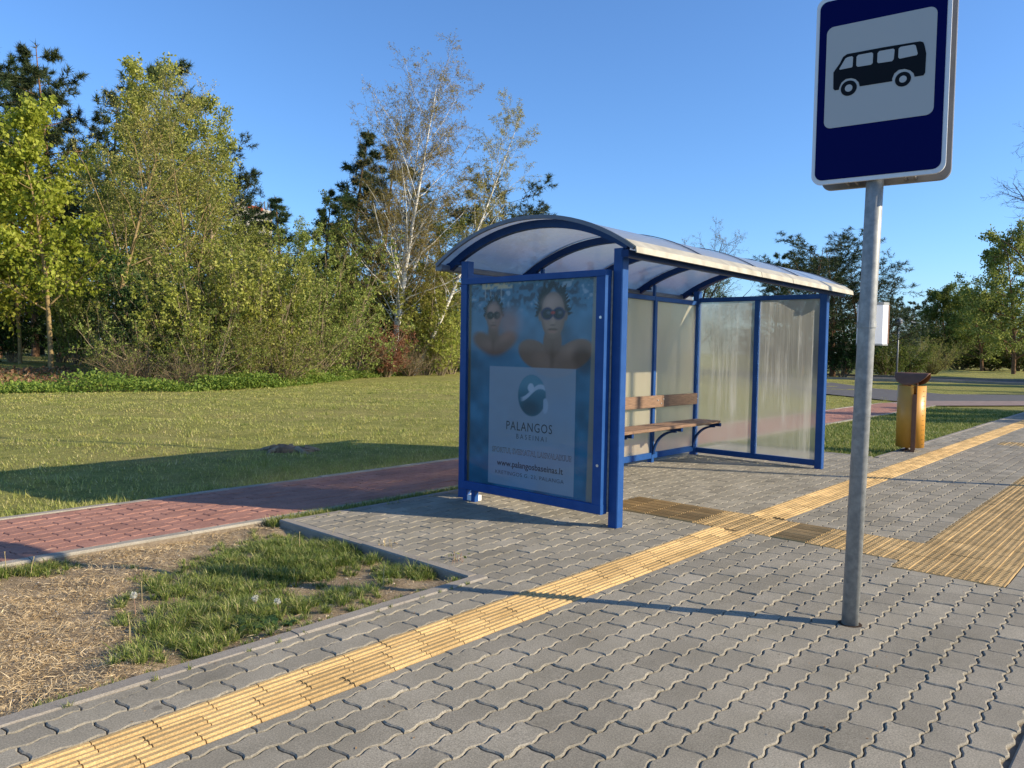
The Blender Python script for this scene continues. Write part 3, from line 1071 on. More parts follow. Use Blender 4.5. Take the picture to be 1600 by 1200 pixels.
def blob(U, W, cu, cw, ru, rw, soft=0.25, rot=0.0):
    du, dw = U - cu, W - cw
    a, b = du * math.cos(rot) + dw * math.sin(rot), -du * math.sin(rot) + dw * math.cos(rot)
    r = np.sqrt((a / ru) ** 2 + (b / rw) ** 2)
    return smooth((1 + soft - r) / (2 * soft))


def vnoise(U, W, sc, seed):
    g = np.random.default_rng(seed).random((96, 96))
    x, y = U * sc, W * sc
    xi, yi = np.floor(x).astype(int), np.floor(y).astype(int)
    fx_, fy_ = smooth(x - xi), smooth(y - yi)
    q = lambda a, b: g[a % 96, b % 96]
    return (q(xi, yi) * (1 - fx_) + q(xi + 1, yi) * fx_) * (1 - fy_) + (q(xi, yi + 1) * (1 - fx_) + q(xi + 1, yi + 1) * fx_) * fy_


PWD, PHT = gy1 - gy0, gz1 - gz0            # print size; u runs to the right seen from the street, w up
nu, nw = 190, 240
uu, ww = np.meshgrid(np.linspace(0, PWD, nu), np.linspace(0, PHT, nw), indexing='ij')


def Y2u(y): return gy1 - y
def Z2w(z): return z - gz0


C = np.zeros((nu, nw, 3))
base_t = smooth(ww / PHT)
C[:] = np.array([0.075, 0.215, 0.315])
C += (base_t[..., None] - 0.5) * np.array([0.05, 0.03, 0.02])
n1 = vnoise(uu, ww, 5, 1) * 0.6 + vnoise(uu, ww, 14, 2) * 0.4
C *= (0.55 + 0.8 * n1)[..., None]


def paint(mask, col, amt=1.0):
    global C
    C = C * (1 - mask[..., None] * amt) + np.array(col) * (mask * amt)[..., None]


# rippled surface along the top
rip = vnoise(uu * 0.6, ww, 22, 3) * 0.6 + vnoise(uu, ww, 40, 4) * 0.4
top = smooth((ww - (PHT - 0.30)) / 0.2)
paint(top * smooth((rip - 0.48) / 0.2), (0.045, 0.055, 0.08), 0.85)
paint(top * smooth((0.34 - rip) / 0.1), (0.34, 0.42, 0.48), 0.8)
paint(smooth((uu - .14) / .02) * smooth((.50 - uu) / .02) * smooth((ww - (PHT - .055)) / .015) * smooth((rip - .3) / .2), (0.62, 0.52, 0.33), .8)
for k in range(9):
    u_ = .16 + .03 * k
    paint(blob(uu, ww, u_, PHT - .11 + .03 * math.sin(k * 2.1), .007, .05, .5), (0.5, 0.47, 0.42), .6 * (k % 2))


def swimmer(cu, cw, s, skin, hair, gog, rim, sharp):
    sf = sharp
    # shoulders and arms
    paint(blob(uu, ww, cu - .16 * s, cw - .285 * s, .17 * s, .10 * s, sf, -.35), skin * .66)
    paint(blob(uu, ww, cu + .19 * s, cw - .285 * s, .18 * s, .10 * s, sf, .4), skin * .74)
    paint(blob(uu, ww, cu + .02 * s, cw - .33 * s, .21 * s, .12 * s, sf), skin * .70)
    paint(blob(uu, ww, cu, cw - .19 * s, .085 * s, .11 * s, sf), skin * .62)
    paint(blob(uu, ww, cu - .07 * s, cw - .33 * s, .10 * s, .05 * s, .8, -.3), skin * .95, .5)
    paint(blob(uu, ww, cu + .16 * s, cw - .26 * s, .09 * s, .04 * s, .8, .4), skin * 1.05, .5)
    paint(blob(uu, ww, cu, cw - .30 * s, .02 * s, .09 * s, .8), skin * .4, .5)
    # hair floating up
    du, dw = (uu - cu) / (.108 * s), (ww - cw) / (.165 * s)
    rr_ = np.sqrt(du ** 2 + dw ** 2)
    an = np.arctan2(dw, du)
    strand = vnoise(an * 2.2 + 9, rr_ * .25, 9, int(cu * 100)) * .7 + vnoise(an * 4 + 9, rr_ * .5, 14, int(cu * 90)) * .3
    hm = smooth((1.12 + .75 * strand - rr_) / .10) * smooth((dw - .05 + .3 * (np.abs(du) - .6)) / .25)
    hm *= smooth((np.abs(du) - .15 + (rr_ - 1.0) * 1.2) / .3)
    paint(hm, hair, .92)
    # face
    fm = blob(uu, ww, cu, cw, .108 * s, .165 * s, sf * .6)
    paint(fm, skin)
    tex = vnoise(uu, ww, 60, 31) * .6 + vnoise(uu, ww, 25, 32) * .4
    paint(fm * smooth((tex - .55) / .2) * smooth((ww - cw - .03 * s) / .05), np.minimum(skin * 1.4, 1), .45)
    paint(fm * smooth((rr_ - .62) / .4), skin * .55, .75)
    paint(blob(uu, ww, cu, cw + .085 * s, .085 * s, .06 * s, .7), np.minimum(skin * 1.25, 1), .5)
    paint(blob(uu, ww, cu + .05 * s, cw - .03 * s, .05 * s, .11 * s, .8), skin * .78, .6)
    paint(blob(uu, ww, cu - .03 * s, cw + .09 * s, .06 * s, .04 * s, .9), np.minimum(skin * 1.35, 1), .7)
    paint(blob(uu, ww, cu - .118 * s, cw - .005 * s, .016 * s, .035 * s, .4), skin * .7)
    paint(blob(uu, ww, cu + .118 * s, cw - .005 * s, .016 * s, .035 * s, .4), skin * .7)
    # nose, mouth
    paint(blob(uu, ww, cu, cw - .045 * s, .020 * s, .034 * s, .6), np.minimum(skin * 1.18, 1), .8)
    paint(blob(uu, ww, cu, cw - .071 * s, .022 * s, .007 * s, .6), skin * .45, .7)
    paint(blob(uu, ww, cu, cw - .103 * s, .045 * s, .010 * s, .4), skin * .4, .9)
    paint(blob(uu, ww, cu, cw - .118 * s, .036 * s, .010 * s, .5), np.minimum(skin * 1.1, 1) * np.array([1, .8, .8]), .7)
    # goggles
    paint(blob(uu, ww, cu, cw + .022 * s, .115 * s, .013 * s, .4), rim)
    for sg in (-1, 1):
        paint(blob(uu, ww, cu + sg * .053 * s, cw + .012 * s, .056 * s, .045 * s, .14), rim)
        paint(blob(uu, ww, cu + sg * .053 * s, cw + .010 * s, .044 * s, .034 * s, .16), gog)
        paint(blob(uu, ww, cu + sg * .053 * s + .012 * s, cw + .018 * s, .016 * s, .010 * s, .7), np.minimum(gog * 3 + .08, 1), .8)


swimmer(Y2u(4.335), Z2w(1.575), .72, np.array([.30, .19, .155]), np.array([.02, .014, .010]), np.array([.012, .012, .016]), np.array([.02, .02, .03]), .32)
paint(blob(uu, ww, Y2u(4.16), Z2w(1.52), .12, .11, .7), (.42, .22, .18), .6)
swimmer(Y2u(3.705), Z2w(1.575), 1.08, np.array([.36, .255, .205]), np.array([.024, .016, .010]), np.array([.02, .03, .05]), np.array([.02, .03, .12]), .10)
paint(blob(uu, ww, Y2u(3.705), Z2w(1.594), .022, .012, .4), (.45, .05, .03), .9)
paint(blob(uu, ww, Y2u(3.41), Z2w(1.24), .08, .11, .5, .5), (.075, .055, .05), .5)
# brownish strip of another sheet at both borders
paint(smooth((0.035 - uu) / .012), (.16, .14, .08), .8)
paint(smooth((uu - (PWD - .055 - .03 * (1 - ww / PHT))) / .012), (.33, .30, .24), .75)
# pale information panel
pu0, pu1, pw0, pw1 = Y2u(4.372), Y2u(3.468), Z2w(0.185), Z2w(1.166)
pan = smooth((uu - pu0) / .006) * smooth((pu1 - uu) / .006) * smooth((ww - pw0) / .006) * smooth((pw1 - ww) / .006)
fade = vnoise(uu, ww, 3, 8)
paint(pan, (.33, .39, .45), .82)
paint(pan * smooth((fade - .55) / .3), (.22, .36, .50), .35)
# round emblem: a cap shape over a wave with a light disc
lu, lw = Y2u(3.905), Z2w(0.94)
disc = blob(uu, ww, lu, lw, .145, .165, .03)
paint(disc * pan, (.07, .19, .25), .95)
paint(disc * smooth((ww - lw + .02) / .12), (.15, .31, .38), .9)
wv = lw + .02 + .055 * np.sin((uu - lu) * 15 + .2)
band = smooth((ww - wv + .022) / .008) * smooth((wv + .022 - ww) / .008)
paint(disc * band * smooth((uu - lu + .13) / .05), (.42, .50, .57), .95)
paint(disc * smooth((lu - .02 - uu) / .02) * smooth((ww - lw - .05 + (uu - lu) * .6) / .02) * smooth((lw + .16 - ww) / .02) * smooth((.16 + (uu - lu) + .0) / .01), (.34, .43, .52), .0)
paint(blob(uu, ww, lu - .01, lw + .062, .032, .036, .08), (.45, .53, .60), .95)
paint(disc * blob(uu, ww, lu - .02, lw - .10, .10, .06, .6), (.055, .10, .13), .7)
paint(smooth((uu - lu - .118) / .006) * blob(uu, ww, lu + .14, lw - .075, .03, .06, .1), (.34, .43, .52), .95)
V = np.stack([np.zeros(nu * nw), -uu.ravel(), ww.ravel()], 1)
idx = np.arange(nu * nw).reshape(nu, nw)
F = np.stack([idx[:-1, :-1], idx[1:, :-1], idx[1:, 1:], idx[:-1, 1:]], -1).reshape(-1, 4)
me = mesh_np('printed_sheet', V, [F])
ca = me.color_attributes.new('print', 'FLOAT_COLOR', 'POINT')
C = np.clip(C, 0, 1) ** 1.25 * 1.12
ca.data.foreach_set('color', np.concatenate([np.clip(C, 0, 1).reshape(-1, 3), np.ones((nu * nw, 1))], 1).astype(np.float32).ravel())
t = NT('poster print')
at_ = t.n('ShaderNodeVertexColor'); at_.layer_name = 'print'
g = t.n('ShaderNodeGamma'); g.inputs[1].default_value = 1.0
t.l(at_.outputs[0], g.inputs[0])
M['print'] = t.done(t.bsdf(g.outputs[0], 0.6, 0.08))
obj('printed_sheet', me, M['print'], poster)
MB().box((0.0015, -PWD, 0), (0.003, 0, PHT)).build('backing_sheet', M['white'], poster)


def text_mesh(body, height, width, name, m, parent, loc, rot, shear=0.0, offset=0.0, spacing=1.0):
    cu = bpy.data.curves.new('tmp_text', 'FONT')
    cu.body = body
    cu.size = 1.0
    cu.space_character = spacing
    cu.align_x = 'LEFT'
    cu.offset = offset
    cu.resolution_u = 3
    to = bpy.data.objects.new('tmp_text', cu)
    COL.objects.link(to)
    bpy.context.view_layer.update()
    me = bpy.data.meshes.new_from_object(to)
    bpy.data.objects.remove(to)
    V = np.array([v.co for v in me.vertices])
    lo, hi = V.min(0), V.max(0)
    for v in me.vertices:
        v.co = ((v.co.x - (lo[0] + hi[0]) / 2) * width / (hi[0] - lo[0]), (v.co.y - (lo[1] + hi[1]) / 2) * height / (hi[1] - lo[1]), 0)
    me.name = name
    me.materials.clear()
    me.materials.append(m)
    o = bpy.data.objects.new(name, me)
    o.location = loc
    o.rotation_euler = rot
    return link(o, parent)


M['ink'] = simple('dark ink', (0.03, 0.045, 0.06), rough=0.6)
M['inkgrey'] = simple('faded ink', (0.06, 0.09, 0.12), rough=0.6)
M['inkpale'] = simple('pale ink', (0.40, 0.44, 0.50), rough=0.6)
TR = (R(90), 0, R(-90))     # text faces -x and reads towards -y


def ptext(body, zc, h, y0, y1, m, dx=-.0012, **kw):
    return tag(text_mesh(body, h, y0 - y1, 'lettering', m, poster, (dx, -Y2u((y0 + y1) / 2), Z2w(zc)), TR, **kw), kind='stuff')


ptext('PALANGOS', .685, .072, 4.17, 3.69, M['ink'], spacing=1.15)
ptext('BASEINAI', .603, .040, 4.06, 3.745, M['inkgrey'], spacing=1.5)
ptext('SPORTUI, SVEIKATAI, LAISVALAIKIUI!', .472, .054, 4.325, 3.498, M['ink'], -.0010, offset=.02)
ptext('SPORTUI, SVEIKATAI, LAISVALAIKIUI!', .472, .046, 4.32, 3.502, M['inkpale'], -.0018, offset=-.022)
ptext('www.palangosbaseinas.lt', .362, .066, 4.27, 3.575, M['ink'], offset=.012)
ptext('KRETINGOS G. 23, PALANGA', .288, .036, 4.285, 3.565, M['inkgrey'], spacing=1.1)

# ------------------------------------------------------------------ bus stop sign
PB = np.array([3.818, 1.184, 0.0])
sg = empty('bus_stop_sign', tuple(PB))
tag(sg, 'tall blue bus stop sign on a leaning galvanised pole', 'sign')
SA = R(98)
tv = np.array([math.cos(SA), math.sin(SA), 0.0])            # to the left seen from the street
nv = np.array([-math.sin(SA), math.cos(SA), 0.0])           # towards the camera
if nv[0] > 0: nv = -nv
PRAD = 0.0385
lean = rt * 0.0186
lean[2] = 0


def pole_c(z):
    return lean * z + np.array([0, 0, z])


pole_me = MB()
pole_me.tube([pole_c(-0.1), pole_c(1.5), pole_c(2.97)], PRAD, 28)
pole_o = pole_me.build('pole', M['galv'], sg, smooth=True)
MB().tube([(0, 0, .0008), (0, 0, .0022)], PRAD + .016, 20).build('dark_gap_disc', M['hole'], sg)  # thin disc coloured dark in place of the open gap round the pole
SPO = pole_c(2.5) * np.array([1, 1, 0]) + nv * (PRAD + 0.022)    # centre line of the front plate (local, z=0)


def S3(u, z, d=0.0):
    """point on the sign face: u to the right seen from the street, d out of the face"""
    return SPO - tv * u + nv * d + np.array([0, 0, z])


def rrect(u0, u1, z0, z1, r, n=7):
    P = []
    for (cu, cz, a0) in ((u1 - r, z0 + r, -90), (u1 - r, z1 - r, 0), (u0 + r, z1 - r, 90), (u0 + r, z0 + r, 180)):
        for k in range(n + 1):
            a = R(a0 + 90 * k / n)
            P.append((cu + r * math.cos(a), cz + r * math.sin(a)))
    return P


def sign_plate(poly, d0, d1, name, m, parent=sg, holes=None):
    mb = MB()
    n = len(poly)
    V = [S3(u, z, d0) for u, z in poly] + [S3(u, z, d1) for u, z in poly]
    F = [tuple(range(n - 1, -1, -1)), tuple(range(n, 2 * n))] + [(i, (i + 1) % n, n + (i + 1) % n, n + i) for i in range(n)]
    return mb.add(V, F).build(name, m, parent)


def spx(x, y):
    """pixel of the photograph -> (u, z) on the sign face, used to take the sign's own proportions"""
    q = onplane(x, y, PB + SPO, nv) - PB - SPO
    return float(-(q @ tv)), float(q[2])


bl, br = spx(1266, 286), spx(1478, 268)
u0s, u1s = spx(1271, 200)[0] - .0, spx(1480, 200)[0]
zb = (spx(1300, 289)[1] + spx(1440, 271)[1]) / 2
ztp = zb + 0.885
front = sign_plate(rrect(u0s - .002, u1s, zb, ztp, .045), -0.014, 0.0, 'front_plate', M['signrim'])
sign_plate(rrect(u0s + .014, u1s - .018, zb + .02, ztp - .02, .035), 0.0004, 0.0024, 'blue_field', M['signblue'], front)
wu0, wz1 = spx(1290, 47); wu1, _ = spx(1463, 60); _, wz0 = spx(1370, 190)
wu0 = (spx(1293, 60)[0] + spx(1287, 190)[0]) / 2
wu1 = (spx(1468, 25)[0] + spx(1456, 165)[0]) / 2
wz0 = (spx(1300, 200)[1] + spx(1445, 181)[1]) / 2
wz1 = (spx(1305, 42)[1] + spx(1455, 11)[1]) / 2
sign_plate(rrect(wu0, wu1, wz0, wz1, .032), 0.0028, 0.004, 'white_panel', M['signwhite'], front)
cpx = lambda x, y: spx(1240 + x / 2.858, y / 2.858)
body = [cpx(*a) for a in ((178, 398), (179, 325), (207, 285), (222, 256), (240, 243), (400, 213), (565, 186), (580, 190), (586, 206), (593, 240), (588, 326), (580, 338), (541, 344),
                          (536, 328), (520, 315), (497, 309), (470, 313), (450, 330), (441, 352), (441, 364), (296, 387), (291, 368), (278, 355), (258, 350), (234, 354), (215, 370), (205, 392), (203, 402), (185, 405))]
bus = sign_plate(body[::-1], 0.0044, 0.0054, 'bus_symbol', M['black'], front)
wins = [[(205, 310), (232, 264), (243, 257), (262, 253), (267, 258), (264, 299), (259, 303), (208, 313)],
        [(282, 256), (290, 247), (350, 236), (356, 241), (354, 283), (346, 291), (288, 300), (281, 295)],
        [(376, 239), (384, 230), (446, 219), (452, 224), (448, 266), (440, 275), (380, 284), (374, 279)],
        [(470, 219), (479, 211), (538, 201), (546, 205), (555, 240), (551, 248), (474, 264), (468, 258)]]
for w in wins:
    sign_plate([cpx(*a) for a in w], 0.0056, 0.0062, 'bus_window', M['signwhite'], front)
for (cx, cy) in ((247, 395), (489, 355)):
    cu, cz = cpx(cx, cy)
    ru = abs(cpx(cx + 36, cy - 6)[0] - cu)
    circ = lambda r: [(cu + r * math.cos(a), cz + r * math.sin(a)) for a in np.linspace(0, 2 * math.pi, 33)[:-1]]
    sign_plate(circ(ru), 0.0044, 0.0056, 'wheel_tyre', M['black'], front)
    sign_plate(circ(ru * .47), 0.0058, 0.0064, 'wheel_hub', M['signwhite'], front)
# second plate behind the pole, seen from its bare back
D2 = -(2 * PRAD + 0.048)
back = sign_plate(rrect(u0s + .02, u1s + .012, zb - .004, ztp, .045), D2 - .014, D2, 'rear_plate', M['signback'])
sign_plate(rrect(u0s + .018, u1s + .014, zb - .006, ztp + .002, .047), D2 - .018, D2 - .0145, 'rear_rim', M['signrim'], back)
for zz in (zb + .10, ztp - .2):
    for dd in (-0.030, D2 + .012):
        MB().tube([S3(-.19, zz, dd), S3(.19, zz, dd)], 0.012, 6).build('plate_bracket', M['galv'], sg)
    c = pole_c(zz)
    MB().tube([c - np.array([0, 0, .02]), c + np.array([0, 0, .02])], PRAD + .006, 24).build('clamp', M['galv'], sg)
for u in (-.13, -.09, .12, .16):
    MB().tube([S3(u, zb + .012, -.016), S3(u, zb + .012, D2 + .002)], .008, 6).build('spacer_bolt', M['signback'], sg)
# timetable holder clamped to the far side of the pole
th = empty('timetable_holder', (0, 0, 0), 0, sg)
q0 = pole_c(1.45)
away = PB / np.linalg.norm(PB)
right = np.array([away[1], -away[0], 0])
ctr = q0 * np.array([1, 1, 0]) + away * (PRAD + .03) + right * .008
hz0, hz1 = zat(1378, 540, 3.75), zat(1384, 474, 3.75)


def holder(pts, z0, z1, name, m):
    mb = MB()
    P = [ctr + right * a + away * b for a, b in pts]
    n = len(P)
    V = [p + np.array([0, 0, z0]) for p in P] + [p + np.array([0, 0, z1]) for p in P]
    F = [tuple(range(n - 1, -1, -1)), tuple(range(n, 2 * n))] + [(i, (i + 1) % n, n + (i + 1) % n, n + i) for i in range(n)]
    return mb.add(V, F).build(name, m, th)


outer = [(-.052, .0), (.030, .0), (.062, .012), (.086, .045), (.086, .06), (-.052, .06)]
holder([(a, b) for a, b in outer], hz0 + .008, hz1 - .012, 'holder_body', M['white'])
holder([(a * 1.03, b - .001 if b < .03 else b + .002) for a, b in outer], hz1 - .012, hz1, 'holder_cap', M['galv'])
holder([(a * 1.03, b - .001 if b < .03 else b + .002) for a, b in outer], hz0, hz0 + .008, 'holder_base', M['galv'])
holder([(.0865, .044), (.091, .050), (.091, .075), (.0865, .075)], hz0 + .01, hz1 - .014, 'holder_edge', M['binbrown'])
MB().tube([q0 - np.array([0, 0, .015]), q0 + np.array([0, 0, .015])], PRAD + .004, 24).build('holder_strap', M['galv'], th)

# ------------------------------------------------------------------ litter bin
BP = gp(1421, 704)
bn = empty('litter_bin', (BP[0], BP[1], 0), R(-20))
tag(bn, 'yellow perforated litter bin with brown folded lid on paved corner', 'litter bin')
BR, BH0, BH1 = 0.178, 0.055, 0.905
face = math.atan2(-BP[1], -BP[0]) - bn.rotation_euler[2]        # direction towards the photograph's viewpoint
seam = face + R(12)
gap = R(9)
mb = MB()
V, F, n = [], [], 48
for i in range(n + 1):
    a = seam + gap / 2 + (2 * math.pi - gap) * i / n
    for r, z in ((BR - .004, BH1), (BR, BH1), (BR, BH0), (BR - .004, BH0)):
        V.append((r * math.cos(a), r * math.sin(a), z))
for i in range(n):
    for k in range(4):
        F.append((i * 4 + k, i * 4 + (k + 1) % 4, i * 4 + 4 + (k + 1) % 4, i * 4 + 4 + k))
mb.add(V, F).build('body', M['binyellow'], bn, smooth=True)
mb = MB()
mb.tube([(0, 0, BH0 + .01), (0, 0, BH0 + .02)], BR - .008, 28)
mb.build('bottom_plate', M['binbrown'], bn)
ca_, sa_ = math.cos(seam), math.sin(seam)


def radial_box(a0, a1, r0, r1, z0, z1):
    P = [(r0 * math.cos(a0), r0 * math.sin(a0)), (r1 * math.cos(a0), r1 * math.sin(a0)), (r1 * math.cos(a1), r1 * math.sin(a1)), (r0 * math.cos(a1), r0 * math.sin(a1))]
    return MB().prism(P, z0, z1)


radial_box(seam - R(9), seam + R(5), BR - .02, BR + .022, 0.0, 0.79).build('support_post', M['binbrown'], bn)
radial_box(seam + R(6), seam + R(8.5), BR - .01, BR + .012, 0.03, BH1 + .01).build('hinge_rod', M['binbrown'], bn)
radial_box(seam + R(172), seam + R(188), BR - .03, BR - .012, 0.0, BH1 + .12).build('rear_post', M['binbrown'], bn)
for k, a in enumerate((face + R(52), face + R(62))):
    for i in range(12):
        z = BH0 + .05 + i * .066
        c = np.array([(BR + .0006) * math.cos(a), (BR + .0006) * math.sin(a), z])
        t1 = np.array([-math.sin(a), math.cos(a), 0]) * .0058
        t2 = np.array([0, 0, .0058])
        o0 = np.array([math.cos(a), math.sin(a), 0]) * .0012
        ring = [c + o0 + t1 * math.cos(w) + t2 * math.sin(w) for w in np.linspace(0, 2 * math.pi, 9)[:-1]]
        MB().add(ring, [tuple(range(8))]).build('perforation', M['hole'], bn)
# folded lid: an oval sheet bent over a ridge
mb = MB()
V, F = [], []
ax = face + R(90) + R(-24)
ex, ey = np.array([math.cos(ax), math.sin(ax), 0]), np.array([math.cos(ax + R(90)), math.sin(ax + R(90)), 0])
nl, nq = 18, 14
for i in range(nl + 1):
    s = -1 + 2 * i / nl
    w = 0.20 * math.sqrt(max(0.0, 1 - s * s)) + .004
    for j in range(nq + 1):
        q = -1 + 2 * j / nq
        d = q * w
        P = ex * (s * 0.235) + ey * (d * .80)
        z = 1.078 - 0.168 * (abs(d) / .204) ** 1.35
        V.append((P[0], P[1], z))
for i in range(nl):
    for j in range(nq):
        F.append((i * (nq + 1) + j, i * (nq + 1) + j + 1, (i + 1) * (nq + 1) + j + 1, (i + 1) * (nq + 1) + j))
lid = mb.add(V, F).build('lid', M['binbrown'], bn, smooth=True)
md = lid.modifiers.new('thick', 'SOLIDIFY'); md.thickness = 0.006
for s in (-1, 1):
    c = ex * (0.07 * s)
    MB().tube([(c[0], c[1], BH1 - .05), (c[0], c[1], 0.965)], .012, 8).build('lid_stay', M['binyellow' if s < 0 else 'binbrown'], bn)
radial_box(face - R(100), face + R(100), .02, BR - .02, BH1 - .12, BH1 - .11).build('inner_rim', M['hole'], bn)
radial_box(face - R(160), face - R(20), .02, BR + .03, 0.002, .014).build('base_plate', M['binbrown'], bn)

# ------------------------------------------------------------------ lamps
t = NT('frosted lamp globe')
M['globe'] = t.done(t.bsdf((0.30, 0.31, 0.33), 0.15, 0.6))


def sphere(c, r, nu_=20, nv_=12, z0=-1.0, z1=1.0):
    V, F = [], []
    for j in range(nv_ + 1):
        z = z0 + (z1 - z0) * j / nv_
        z = math.sin(math.asin(max(-1, z0)) + (math.asin(min(1, z1)) - math.asin(max(-1, z0))) * j / nv_)
        rr = math.sqrt(max(0, 1 - z * z))
        for i in range(nu_):
            a = 2 * math.pi * i / nu_
            V.append((c[0] + r * rr * math.cos(a), c[1] + r * rr * math.sin(a), c[2] + r * z))
    for j in range(nv_):
        for i in range(nu_):
            F.append((j * nu_ + i, j * nu_ + (i + 1) % nu_, (j + 1) * nu_ + (i + 1) % nu_, (j + 1) * nu_ + i))
    return V, F


lp = gpos(1402.5, 48.0)
lo_ = empty('street_lamp', (lp[0], lp[1], 0))
tag(lo_, 'globe street lamp on a slim grey post beside the side road', 'street lamp')
zt = zat(1404, 503, 48.0)
MB().tube([(0, 0, -.1), (0, 0, zt - .28)], [.06, .05], 10).build('lamp_post', M['galv'], lo_, smooth=True)
mb = MB(); mb.add(*sphere((0, 0, zt), .235, z0=-1.0, z1=-0.02)); mb.build('clear_bowl', M['globe'], lo_, smooth=True)
mb = MB(); mb.add(*sphere((0, 0, zt), .24, z0=0.0, z1=1.0)); mb.build('dark_cap', M['gutter'], lo_, smooth=True)
MB().tube([(0, 0, zt - .30), (0, 0, zt - .2)], .09, 12).build('lamp_collar', M['gutter'], lo_)
lp = gpos(1437, 95.0)
l2 = empty('street_lamp', (lp[0], lp[1], 0))
tag(l2, 'far arm street lamp standing before the dark pines', 'street lamp')
zt = zat(1437, 505, 95.0)
right3 = np.array([rt[0], rt[1], 0])
MB().tube([(0, 0, 0), (0, 0, zt - .6), tuple(-right3 * .25 + np.array([0, 0, zt - .1])), tuple(-right3 * .7 + np.array([0, 0, zt]))], [.09, .07, .06, .05], 8).build('lamp_post', M['galv'], l2, smooth=True)
MB().tube([tuple(-right3 * .65 + np.array([0, 0, zt])), tuple(-right3 * 1.25 + np.array([0, 0, zt + .12]))], [.12, .10], 8).build('lamp_head', M['galv'], l2)
# lamp post across the road, out of the picture; its shadow runs over the paving
l3 = empty('street_lamp', (11.7, -3.1, -0.14))
tag(l3, 'tall plain lamp post across the road that throws the thin long shadow', 'street lamp')
MB().tube([(0, 0, 0), (0, 0, 8.5)], [.055, .04], 12).build('lamp_post', M['galv'], l3, smooth=True)
MB().tube([(0, 0, 8.4), (0, 1.2, 8.8)], .035, 8).build('lamp_arm', M['galv'], l3)
MB().box((-.12, 1.1, 8.72), (.12, 1.75, 8.84), .02).build('lamp_head', M['galv'], l3)


# ------------------------------------------------------------------ trees: growth
def unit(a):
    return a / np.maximum(np.linalg.norm(a, axis=-1, keepdims=True), 1e-9)


def stems(g, base, dirs, length, rad, K=8, upv=0.0, wob=0.12, tip=0.12):
    """first-order stems: base (n,3), dirs (n,3), length (n,), rad (n,)"""
    n = len(base)
    P = np.zeros((n, K, 3)); P[:, 0] = base
    d = unit(np.asarray(dirs, float))
    seg = (np.asarray(length) / (K - 1))[:, None]
    for k in range(1, K):
        P[:, k] = P[:, k - 1] + d * seg
        d = unit(d + g.normal(0, wob, (n, 3)) + np.array([0, 0, upv]))
    Rr = np.asarray(rad)[:, None] * np.linspace(1, tip, K)[None, :]
    return P, Rr


def sprout(g, P, Rr, n, t0, t1, ang, L, fall=0.6, upv=0.1, wob=0.15, K=5, rr=0.55, rmin=0.004, flat=1.0, angv=0.2, tip=0.25):
    """n side branches on every branch of P"""
    N, Kp, _ = P.shape
    idx = np.repeat(np.arange(N), n)
    m = len(idx)
    t = t0 + (t1 - t0) * ((np.tile(np.arange(n), N) + g.random(m)) / n)
    f = t * (Kp - 1)
    i0 = np.minimum(f.astype(int), Kp - 2)
    w = (f - i0)[:, None]
    pos = P[idx, i0] * (1 - w) + P[idx, i0 + 1] * w
    T = unit(P[idx, i0 + 1] - P[idx, i0])
    rad = Rr[idx, i0] * (1 - w[:, 0]) + Rr[idx, i0 + 1] * w[:, 0]
    plen = np.linalg.norm(np.diff(P, axis=1), axis=2).sum(1)[idx]
    ref = np.where(np.abs(T[:, 2:3]) < 0.9, np.array([[0, 0, 1.0]]), np.array([[1.0, 0, 0]]))
    U = unit(np.cross(T, ref)); W = np.cross(T, U)
    az = np.tile(np.arange(n), N) * 2.399963 + np.repeat(g.random(N) * 6.283, n) + g.normal(0, 0.4, m)
    a = ang + g.normal(0, angv, m)
    d = T * np.cos(a)[:, None] + (U * np.cos(az)[:, None] + W * np.sin(az)[:, None] * flat) * np.sin(a)[:, None]
    d = unit(d)
    ln = L * plen * (1 - fall * (t - t0) / max(1e-6, t1 - t0)) * g.uniform(0.65, 1.25, m)
    Q = np.zeros((m, K, 3)); Q[:, 0] = pos
    seg = (ln / (K - 1))[:, None]
    for k in range(1, K):
        Q[:, k] = Q[:, k - 1] + d * seg
        d = unit(d + g.normal(0, wob, (m, 3)) + np.array([0, 0, upv]))
    r0_ = np.maximum(rad * rr, rmin)
    return Q, r0_[:, None] * np.linspace(1, tip, K)[None, :]


def tubes(P, Rr, S):
    N, K, _ = P.shape
    T = np.empty_like(P)
    T[:, 1:-1] = P[:, 2:] - P[:, :-2]; T[:, 0] = P[:, 1] - P[:, 0]; T[:, -1] = P[:, -1] - P[:, -2]
    T = unit(T)
    mean = unit(P[:, -1] - P[:, 0])
    ref = np.where(np.abs(mean[:, 2:3]) < 0.8, np.array([[0, 0, 1.0]]), np.array([[1.0, 0, 0]]))[:, None, :]
    A = unit(np.cross(np.broadcast_to(ref, T.shape), T)); B = np.cross(T, A)
    w = 2 * np.pi * np.arange(S) / S
    V = P[:, :, None, :] + Rr[:, :, None, None] * (A[:, :, None, :] * np.cos(w)[None, None, :, None] + B[:, :, None, :] * np.sin(w)[None, None, :, None])
    i = np.arange(N * K * S).reshape(N, K, S)
    j = np.roll(i, -1, 2)
    F = np.stack([i[:, :-1], j[:, :-1], j[:, 1:], i[:, 1:]], -1).reshape(-1, 4)
    return V.reshape(-1, 3), F


def join(parts):
    V, F, o = [], [], 0
    for v, f in parts:
        V.append(v); F.append(f + o); o += len(v)
    return np.concatenate(V), np.concatenate(F)


